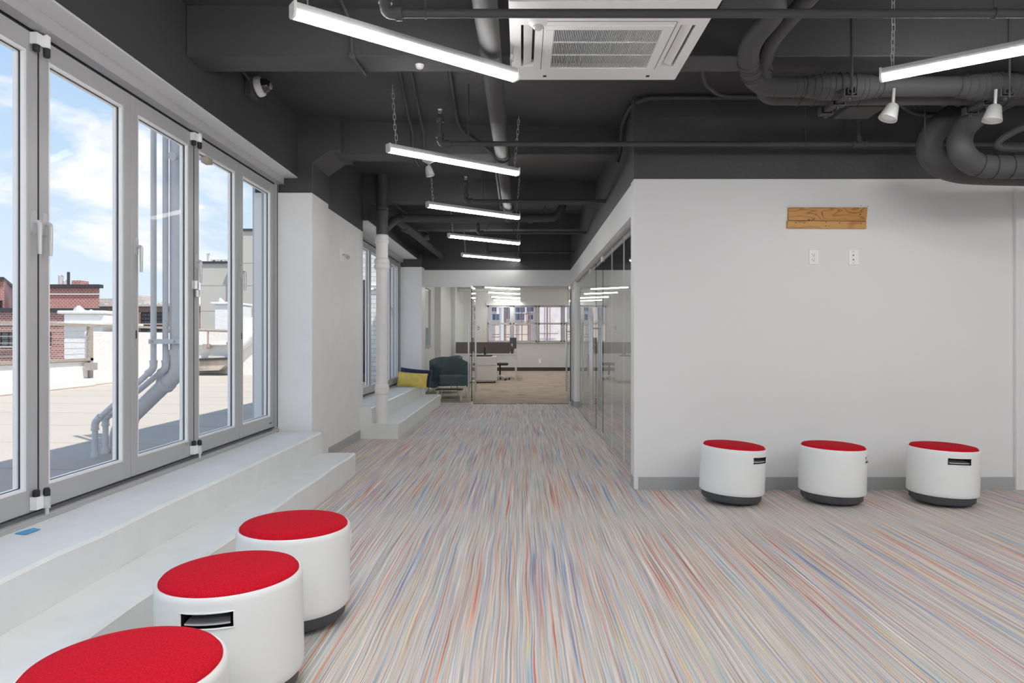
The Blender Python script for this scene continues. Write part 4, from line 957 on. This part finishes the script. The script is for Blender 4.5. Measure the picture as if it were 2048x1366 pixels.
# lounge chairs
def lounge(x, y, rz, label):
    t = thing('lounge_chair', label, 'armchair', (x, y, 0), 'teal lounge chairs')
    M = Matrix.Rotation(R(rz), 3, 'Z'); C_ = Vector((x, y, 0))
    def tr(mb): mb.v = [C_ + M @ p for p in mb.v]; return mb
    mk('seat_cushion', tr(B().box(-.30, .30, -.32, .26, .24, .44)), teal, t, bevel=.05, bseg=3)
    # wrap around back
    vs = []; fs = []; n = 20
    for i in range(n + 1):
        a = R(-25 + 230 * i / n); s_ = .5 + .5 * math.sin(a) if math.sin(a) > -.2 else .4
        for r_, z in ((.40, .20), (.41, .58 + .20 * s_), (.36, .60 + .20 * s_), (.31, .56 + .19 * s_), (.31, .22)):
            vs.append((r_ * math.cos(a), r_ * math.sin(a) * .92, z))
    for i in range(n):
        for k in range(5): fs.append((i * 5 + k, i * 5 + (k + 1) % 5, (i + 1) * 5 + (k + 1) % 5, (i + 1) * 5 + k))
    fs += [(0, 1, 2, 3, 4), tuple(n * 5 + k for k in (4, 3, 2, 1, 0))]
    mk('backrest', tr(B().add(vs, fs)), teal, t, sharp=60)
    for sx, sy in ((-1, -1), (1, -1), (1, 1), (-1, 1)):
        mk('leg', tr(B().tube([(sx * .24, sy * .24, .24), (sx * .28, sy * .28, 0)], [.016, .010], 8)), chrome, t)
lounge(-1.42, 13.6, 25, 'teal upholstered lounge chair right behind the fixed glass panel')
lounge(-1.66, 14.9, -60, 'teal upholstered lounge chair farther back beside the office window')
t = thing('side_table', 'low dark side table between the lounge chairs', 'table', (-1.35, 12.95, 0))
mk('tabletop', B().box(-1.6, -1.1, 12.75, 13.02, .20, .225), rubber, t)
for x in (-1.58, -1.14):
    for y in (12.77, 12.98): mk('leg', B().box(x, x + .02, y, y + .02, 0, .2), chrome, t)

# ================================================================== OUTSIDE
ZD = .25
struct('ground_roof_deck', B().box(-9.2, -2.33, -8, 19, ZD - .15, ZD), deck_m)
dk_ = bpy.data.objects['ground_roof_deck']
for k in range(12):
    y = 1.2 + 1.15 * k; mk('membrane_seam', B().prism([(-8.25, y + .5), (-2.36, y), (-2.36, y + .007), (-8.25, y + .507)], ZD, ZD + .002, 'Z'), seam_m, dk_)
struct('ground_street', B().box(-260, 60, -60, 260, -12.2, -12), mat('distant ground', (.35, .34, .33), .9))
def par(name, mb, label): return tag(mk(name, mb, rough_w, bevel=.02), label, 'wall')
par('low_parapet', B().box(-8.75, -8.4, -8, 13.25, ZD, .74).box(-8.40, -8.25, -8, 13.25, ZD, .40), 'low rough white roof parapet below the cable railing')
par('tall_parapet', B().box(-8.55, -8.4, 13.36, 17.6, ZD, 1.31), 'taller rough white parapet beyond the railing post')
par('end_parapet', B().box(-8.4, -7.42, 17.5, 17.85, ZD, 1.36).box(-8.4, -7.42, 17.42, 17.5, 1.0, 1.02), 'white parapet closing the far end of the roof deck')
# sweeping white ramp wall to the right of it
t = thing('curved_roof_wall', 'white rendered wall with a sloping curved shoulder at the far end of the deck', 'wall', (-6.6, 17.6, ZD))
mk('wall', B().prism([(P(464, 749, 17.5).x, ZD), (P(464, 749, 17.5).x, 1.0), (P(478, 700, 17.5).x, 1.15), (P(478, 632, 17.5).x, 1.75), (P(523, 636, 17.5).x, 1.70), (-2.4, 1.62), (-2.4, ZD)], 17.5, 17.9), rough_w, t)
cp = smooth_path([P(462, 702, 17.4), P(486, 690, 17.4), P(505, 672, 17.4), P(523, 660, 17.4), P(580, 650, 17.4)], 5)
mk('shoulder', B().tube(cp, .12, 12), rough_w, t)
# stained upturn
t = thing('stained_upturn', 'weathered grey and rust stained curb at the foot of the end parapet', 'curb', (-7.8, 17.3, ZD))
mk('lip', B().prism([(P(390, 717, 17.3).x, P(0, 717, 17.3).z), (P(459, 715, 17.3).x, P(0, 715, 17.3).z), (P(459, 719, 17.3).x, P(0, 719, 17.3).z), (P(390, 722, 17.3).x, P(0, 722, 17.3).z)], 17.1, 17.5), coping_m, t)
stain = mat('stained render', (.50, .44, .38), .8, bump=.6, bscale=8, var=.35, vscale=3)
mk('body', B().prism([(P(390, 722, 17.3).x, P(0, 722, 17.3).z), (P(458, 719, 17.3).x, P(0, 719, 17.3).z), (P(455, 730, 17.3).x, P(0, 730, 17.3).z), (P(444, 740, 17.3).x, P(0, 740, 17.3).z), (P(390, 742, 17.3).x, P(0, 742, 17.3).z)], 17.15, 17.5), stain, t)
mk('foot', B().box(P(388, 0, 17.3).x, P(462, 0, 17.3).x, 17.0, 17.45, ZD, ZD + .03), coping_m, t)
# cable railing
t = thing('cable_railing', 'bronze cable railing on the low white parapet', 'railing', (-8.4, 10, ZD))
mk('top_rail', B().box(-8.44, -8.37, -6, 16.5, 1.40, 1.45), rail_m, t)
mk('bottom_rail', B().box(-8.42, -8.36, -6, 13.35, .74, .79), rail_m, t)
for k in range(5):
    z = .87 + .11 * k; mk('cable', B().tube([(-8.40, -6, z), (-8.40, 13.3, z)], .006, 6), rail_m, t)
for y in (1.2, 5.2, 9.3, 13.3):
    mk('post', B().box(-8.44, -8.36, y - .04, y + .04, ZD, 1.40), rail_m, t)
mk('post_bracket', B().box(-8.36, -8.25, 13.05, 13.3, .56, .70).box(-8.36, -8.28, 13.1, 13.28, .27, .38), mat('grey bracket', (.40, .38, .35), .6), t)
mk('fixing', B().box(-8.40, -8.33, 15.5, 15.6, .98, 1.12), rail_m, t)
t = thing('end_railing', 'short bronze railing standing on the end parapet', 'railing', (-7.8, 17.4, 1.0))
mk('top_rail', B().tube([P(395, 660, 17.3), P(463, 662, 17.3)], .035, 8), rail_m, t)
for px, pe in ((416, 694), (463, 690)):
    ps = mk('post', B().tube([P(px, 661, 17.3), P(px, pe, 17.3)], .025, 8), rail_m, t)
    mk('foot_bracket', B().box(P(px - 7, 0, 17.3).x, P(px, 0, 17.3).x, 17.2, 17.45, P(0, pe + 4, 17.3).z, P(0, pe - 6, 17.3).z), rail_m, ps)
# chimneys
def chimney(name, px0, px1, pyt, pyb, Y, dY, label):
    a, b_ = P(px0, pyb, Y), P(px1, pyt, Y)
    t = thing(name, label, 'chimney', ((a.x + b_.x) / 2, Y + dY / 2, a.z))
    mk('stack', B().box(a.x, b_.x, Y, Y + dY, -12, b_.z), rough_w, t, bevel=.03)
    mk('capping', B().box(a.x - .10, b_.x + .02, Y - .06, Y + dY + .06, b_.z - .0, b_.z + .07), rough_w, t, bevel=.02)
    return t, a, b_
t, a, b_ = chimney('chimney_stack', 127, 207, 628, 730, 14.0, 1.2, 'wide rough white chimney stack behind the cable railing')
mk('shoulder', B().box(a.x - .06, b_.x + .10, 13.9, 15.3, P(0, 648, 14).z - .03, P(0, 648, 14).z + .03), rough_w, t)
mk('cowl', B().tube([P(150, 622, 14.2), P(157, 619, 14.2), P(168, 624, 14.2)], [.05, .09, .05], 10).tube([P(165, 623, 14.3), P(188, 625, 14.3)], .035, 8).tube([P(180, 623, 14.2), P(190, 627, 14.2)], .05, 8), hvac_m, t)
t, a, b_ = chimney('chimney_stack', 429, 470, 609, 680, 19.5, 1.2, 'narrower rough white chimney stack in front of the beige tower')
mk('cowl', B().tube([P(436, 606, 19.6), P(441, 602, 19.6), P(448, 606, 19.6)], [.05, .10, .05], 10).tube([P(446, 606, 19.6), P(464, 607, 19.6)], .03, 8), hvac_m, t)

# down pipes by the facade
def downpipe(px_v, Yv, r, base_px, base_py, label, zel, zlow, collar):
    top = Vector((dx(px_v, Yv), Yv, 3.6)); xb_ = None
    bz = ZD; Yb = .9 * F / (base_py - CY); xb_ = (base_px - CX) / F * Yb
    t = thing('downpipe', label, 'pipe', (xb_, Yb, ZD), 'grey painted downpipes outside the first window')
    p2 = Vector((top.x, Yv, zel)); p3 = Vector((xb_, Yb, zlow)); p4 = Vector((xb_, Yb, ZD - .01))
    mk('pipe', B().tube(arc_path([top, p2, p3, p4], r * 1.3, 5), r, 20), pipe_g, t, sharp=60)
    mk('upper_elbow', B().tube(arc_path([p2 + Vector((0, 0, r * 2.8)), p2, p2 + (p3 - p2).normalized() * r * 2.8], r * 1.3, 5), r * collar, 20), pipe_g, t, sharp=60)
    mk('lower_elbow', B().tube(arc_path([p3 + (p2 - p3).normalized() * r * 2.8, p3, p3 - Vector((0, 0, r * 2.8))], r * 1.3, 5), r * collar, 20), pipe_g, t, sharp=60)
    u1 = (p3 - p2).normalized()
    for c_, d_ in ((p2 + Vector((0, 0, r * 2.6)), Vector((0, 0, 1))), (p2 + u1 * r * 2.6, u1), (p3 - u1 * r * 2.6, u1), (p3 - Vector((0, 0, r * 2.6)), Vector((0, 0, 1)))):
        mk('coupling_ring', B().tube([c_ - d_ * r * .35, c_ + d_ * r * .35], r * (collar + .14), 20), pipe_g, t)
    mk('foot_collar', B().lathe([(r * 1.35, ZD), (r * 1.35, ZD + .03), (r * 1.05, ZD + .05)], (xb_, Yb, 0), 20), pipe_g, t)
    return t
downpipe(307, 5.16, .021, 190, 915, 'slim grey downpipe outside the first window, left of the three', .93, .52, 1.25)
downpipe(331, 5.20, .021, 211, 907, 'slim grey downpipe outside the first window, middle of the three', .93, .53, 1.25)
downpipe(356, 5.26, .058, 236, 903, 'thick grey downpipe outside the first window, right of the three', .90, .42, 1.10)
t = thing('pipe_bracket', 'grey clamp bracket tying the three downpipes together', 'bracket', P(335, 690, 5.1))
a = P(297, 683, 5.12); b_ = P(360, 683, 5.12)
mk('strap', B().box(a.x, b_.x, 5.12, 5.135, a.z - .018, a.z + .018).box(a.x, b_.x, 5.19, 5.20, a.z - .018, a.z + .018), pipe_g, t)
mk('bolt', B().tube([(a.x + .02, 5.10, a.z), (a.x + .02, 5.21, a.z)], .012, 8).tube([(b_.x - .05, 5.10, a.z), (b_.x - .05, 5.14, a.z)], .012, 8), pipe_g, t)
t = thing('wall_bracket', 'grey stub pipe fixed high beside the thick downpipe', 'bracket', P(352, 312, 5.0))
mk('stub', B().tube([P(346, 312, 5.1), P(372, 313, 5.3)], .02, 10).tube([P(344, 312, 5.08), P(350, 312, 5.12)], .032, 12), pipe_g, t)
t = thing('outdoor_sensor', 'small dark fitting hanging outside near the top of the window', 'sensor', P(408, 318, 4.6))
mk('arm', B().tube([P(396, 317, 4.65), P(406, 317, 4.65)], .012, 8), pipe_g, t)
mk('body', B().box(P(404, 0, 4.6).x, P(418, 0, 4.6).x, 4.58, 4.66, P(0, 326, 4.6).z, P(0, 314, 4.6).z), rail_m, t, bevel=.004)

# white brick annex seen through the far window
t = thing('white_brick_annex', 'white painted brick outbuilding seen through the far window', 'building', (-3.5, 16.5, ZD))
mk('brick_wall', B().prism([(-4.25, ZD), (-4.25, 2.9), (-3.3, 3.45), (-2.36, 3.45), (-2.36, ZD)], 15.2, 15.5), whitebrick, t)
mk('sloped_cap', B().prism([(-4.4, 2.82), (-4.4, 2.95), (-3.32, 3.55), (-2.36, 3.55), (-2.36, 3.42), (-3.3, 3.42)], 15.1, 15.6), rough_w, t)
mk('cross_pipe', B().tube([(-4.3, 15.15, 2.35), (-2.4, 15.15, 2.35)], .03, 8), rough_w, t)
tag(mk('dark_drainpipe', B().tube([P(727, 560, 14.5), (P(727, 745, 14.5).x, 14.5, ZD)], .05, 10), coping_m), 'dark rusty drainpipe seen at the left edge of the far window', 'pipe')

# ---- buildings beyond
def rblk(t, name, x0, x1, y0, y1, z0, z1, m):
    k = y1 / y0; return mk(name, B().prism([(x0, y0), (x1, y0), (x1 * k, y1), (x0 * k, y1)], z0, z1, 'Z'), m, t)
def blk(t, name, x0, x1, y0, y1, z0, z1, m, bevel=0): return mk(name, B().box(x0, x1, y0, y1, z0, z1), m, t, bevel=bevel)
def bpx(px0, px1, pyt, pyb, Y): a, b_ = P(px0, pyb, Y), P(px1, pyt, Y); return a.x, b_.x, a.z, b_.z
def bwindow(t, px0, px1, pyt, pyb, Y, cols=2, fm=coping_m, rows=2):
    x0, x1, z0, z1 = bpx(px0, px1, pyt, pyb, Y); u = (z1 - z0) * .05
    f = B().box(x0, x1, Y - .12, Y, z1 - u, z1).box(x0, x1, Y - .12, Y, z0, z0 + u)
    for k in range(cols + 1): xx = x0 + (x1 - x0) * k / cols; f.box(xx - u / 2, xx + u / 2, Y - .12, Y, z0, z1)
    for k in range(1, rows): zz = z0 + (z1 - z0) * k / rows; f.box(x0, x1, Y - .12, Y, zz - u / 2, zz + u / 2)
    w_ = mk('window', f, fm, t); mk('pane', B().box(x0 + u, x1 - u, Y - .06, Y - .02, z0 + u, z1 - u), winglass, w_)
    mk('window_sill', B().box(x0 - u, x1 + u, Y - .3, Y, z0 - u * 2, z0 - u * .2), stone, t)
# red brick building: lower block and set-back upper block
Yb = 45
t = thing('red_brick_building', 'red brick building with dark copings and a set back top storey, behind the railing', 'building', (P(100, 0, Yb).x, Yb, -12))
x0, x1, z0, z1 = bpx(-260, 205, 624, 760, Yb)
rblk(t, 'lower_wall', x0, x1, Yb, Yb + 6, -12, z1, redbrick)
blk(t, 'lower_coping', x0, x1 + .2, Yb - .2, Yb + .3, z1, z1 + .25, coping_m)
blk(t, 'stone_band', x0, x1, Yb - .06, Yb, P(0, 650, Yb).z, P(0, 644, Yb).z, stone)
x0, x1, z0, z1 = bpx(60, 199, 576, 624, Yb + 4)
rblk(t, 'upper_wall', x0, x1, Yb + 4, Yb + 12, z0 - 1, z1, redbrick)
blk(t, 'upper_coping', x0 - .1, x1 + .1, Yb + 3.8, Yb + 4.3, z1, z1 + .25, coping_m)
blk(t, 'brick_band', x0, x1, Yb + 3.9, Yb + 4, P(0, 590, Yb + 4).z, P(0, 587, Yb + 4).z, stone)
for a0, a1 in ((3.5, 34.5), (-60, -25), (82, 102)): bwindow(t, a0, a1, 664, 692, Yb, 2)
x0, x1, z0, z1 = bpx(143, 161, 561, 575, Yb + 7); blk(t, 'brick_chimney', x0, x1, Yb + 7, Yb + 8, z0 - .5, z1, redbrick)
for px, h in ((122, 550), (131, 561)):
    mk('vent_pipe', B().tube([P(px, 575, Yb + 6), P(px, h + 3, Yb + 6)], .18, 8).tube([P(px - 3.5, h, Yb + 6), P(px, h + 3, Yb + 6), P(px + 3.5, h, Yb + 6)], .10, 6), hvac_m, t)
mk('mast', B().tube([P(137, 575, Yb + 6), P(137, 544, Yb + 6)], .10, 6), coping_m, t)
# left red tower
Yt = 52
t = thing('red_brick_tower', 'red brick block at the far left edge with narrow windows', 'building', (P(-20, 0, Yt).x, Yt, -12))
x0, x1, z0, z1 = bpx(-150, 9, 561, 624, Yt)
mk('wall', B().prism([(x0, Yt), (x1, Yt), (P(26, 0, Yt + 9).x, Yt + 9), (x0, Yt + 9)], -12, z1, 'Z'), redbrick, t)
mk('coping', B().prism([(x0, Yt - .2), (x1 + .1, Yt - .2), (P(26, 0, Yt + 9).x + .2, Yt + 9), (x0, Yt + 9)], z1, z1 + .25, 'Z'), coping_m, t)
for a0 in (6, -20): bwindow(t, a0 - 4, a0 - 1, 601, 618, Yt, 1)
tag(mk('tan_gable_house', B().prism([(P(26, 0, 60).x, -12), (P(26, 0, 60).x, P(0, 597, 60).z), (P(40, 0, 60).x, P(0, 588, 60).z), (P(60, 0, 60).x, P(0, 600, 60).z), (P(60, 0, 60).x, -12)], 60, 66), tanbrick), 'tan brick gable just right of the far left tower', 'building')
# brown brick building
Yc = 62
t = thing('brown_brick_building', 'long brown brick building with cream parapet and dark steel windows', 'building', (P(280, 0, Yc).x, Yc, -12))
x0, x1, z0, z1 = bpx(180, 420, 613, 700, Yc)
rblk(t, 'wall', x0, x1, Yc, Yc + 10, -12, z1, brownbrick)
blk(t, 'parapet', x0, x1, Yc - .2, Yc + .4, z1, P(0, 609, Yc).z, stone)
for k in range(9):
    a0 = 186 + 22 * k; x2, x3, z2, z3 = bpx(a0, a0 + 4, 606.5, 609, Yc); blk(t, 'parapet_tooth', x2, x3, Yc - .2, Yc + .4, z2, z3, stone)
for a0, a1 in ((217, 240), (284, 301), (312, 326), (346, 362), (374, 390)):
    bwindow(t, a0, a1, 624, 647, Yc, 3, rows=3); bwindow(t, a0, a1, 657, 664, Yc, 3, rows=1)
# distant blocks
tag(mk('distant_block', B().box(P(196, 0, 95).x, P(262, 0, 95).x, 95, 105, -12, P(0, 597, 95).z).box(P(219, 0, 95).x, P(240, 0, 95).x, 96, 104, -12, P(0, 586, 95).z), tanbrick), 'hazy tan apartment block rising behind the brown building', 'building')
tag(mk('distant_block', B().box(P(278, 0, 90).x, P(345, 0, 90).x, 90, 100, -12, P(0, 608, 90).z).box(P(280, 0, 90).x, P(291, 0, 90).x, 91, 94, -12, P(0, 600, 90).z), stone), 'pale distant block between the downpipes', 'building')
# beige tower, two heights
Yd = 40
t = thing('beige_tower', 'windowless beige stucco tower with rooftop units, seen past the downpipes', 'building', (P(450, 0, Yd).x, Yd, -12))
x0, x1, z0, z1 = bpx(401, 489, 527, 690, Yd); rblk(t, 'lower_block', x0, x1, Yd, Yd + 10, -12, z1, beige_m)
blk(t, 'lower_coping', x0 - .05, x1, Yd - .1, Yd + .2, z1, z1 + .12, coping_m)
x2, x3, z2, z3 = bpx(476, 700, 462, 690, Yd - 1); blk(t, 'upper_block', x2, x3, Yd - 1, Yd + 9, -12, z3, beige_m)
blk(t, 'upper_coping', x2 - .05, x3, Yd - 1.1, Yd - .8, z3, z3 + .12, coping_m)
for py in (571, 622): blk(t, 'joint', x0, x1, Yd - .01, Yd, P(0, py + .3, Yd).z, P(0, py - .3, Yd).z, joint_m)
for py in (526, 571, 622): blk(t, 'joint', x2, x3, Yd - 1.01, Yd - 1, P(0, py + .3, Yd - 1).z, P(0, py - .3, Yd - 1).z, joint_m)
x4, x5, _, _ = bpx(516.5, 517.1, 0, 0, Yd - 1); blk(t, 'joint', x4, x5, Yd - 1.01, Yd - 1, -5, z3, joint_m)
for a0, a1 in ((421, 435), (437, 449), (452, 470)):
    x6, x7, z6, z7 = bpx(a0, a1, 519, 527, Yd + 2); u_ = mk('rooftop_unit', B().box(x6, x7, Yd + 2, Yd + 3, z6, z7), hvac_m, t)
    mk('vent', B().box(x6 + .15, x7 - .15, Yd + 1.98, Yd + 2, z6 + .05, z7 - .05), coping_m, u_)
mk('vent_pipe', B().tube([P(416, 526, Yd + 1), P(416, 509, Yd + 1)], .07, 8).box(P(409, 0, Yd).x, P(421, 0, Yd).x, Yd + 1, Yd + 2, P(0, 527, Yd).z, P(0, 523, Yd).z).tube([P(414, 508, Yd + 1), P(419, 508, Yd + 1)], .07, 6), hvac_m, t)
mk('goose_neck', B().tube([P(461, 520, Yd), P(461, 513, Yd), P(459, 512, Yd), P(458, 514, Yd)], .05, 6), coping_m, t)

# pink yard building outside the office end windows
Yp = 34.0
t = thing('pink_yard_building', 'pale pink wall with blue grey windows and rusty pipes outside the office end windows', 'building', (0, Yp, -12))
mk('wall', B().box(-8, .85, Yp, Yp + 5, -12, 14), pink_m, t)
mk('rough_wall', B().box(.85, 9, Yp - .4, Yp + 5, -12, 14), pinkl, t)
ww = mat('blue grey window', (.16, .17, .24), .3)
def fwin(px0, px1, py0, py1):
    x0, x1, z0, z1 = bpx(px0, px1, py0, py1, Yp)
    f = mk('window', B().box(x0 - .05, x1 + .05, Yp - .05, Yp, z0 - .05, z1 + .05), bead_m, t)
    mk('pane', B().box(x0, (x0 + x1) / 2 - .02, Yp - .08, Yp - .05, z0, z1).box((x0 + x1) / 2 + .02, x1, Yp - .08, Yp - .05, z0, z1), ww, f)
for a in ((984, 993, 608, 623), (985, 999, 628, 640), (1013, 1021, 608, 638), (1031, 1050, 610, 624), (1054, 1067, 608, 623), (1031, 1049, 628, 640), (1056, 1066, 630, 639), (955, 966, 610, 640)): fwin(*a)
for px, r_, m_ in ((1003, .11, pipe_g), (1009, .025, rust), (1011.5, .02, rust), (1044, .02, rust), (1056.5, .03, rust), (1060, .018, rust), (1094, .022, rust), (1100, .015, rust)):
    mk('pipe', B().tube([P(px, 560, Yp - .5), P(px, 700, Yp - .5)], r_, 8), m_, t)
for a, b_, py in ((984, 1020, 650), (984, 1020, 669), (1028, 1056, 650), (1028, 1056, 669), (1028, 1067, 628), (1077, 1116, 667), (984, 1020, 674)):
    mk('horizontal_pipe', B().tube([P(a, py, Yp - .5), P(b_, py, Yp - .5)], .016, 6), rust, t)
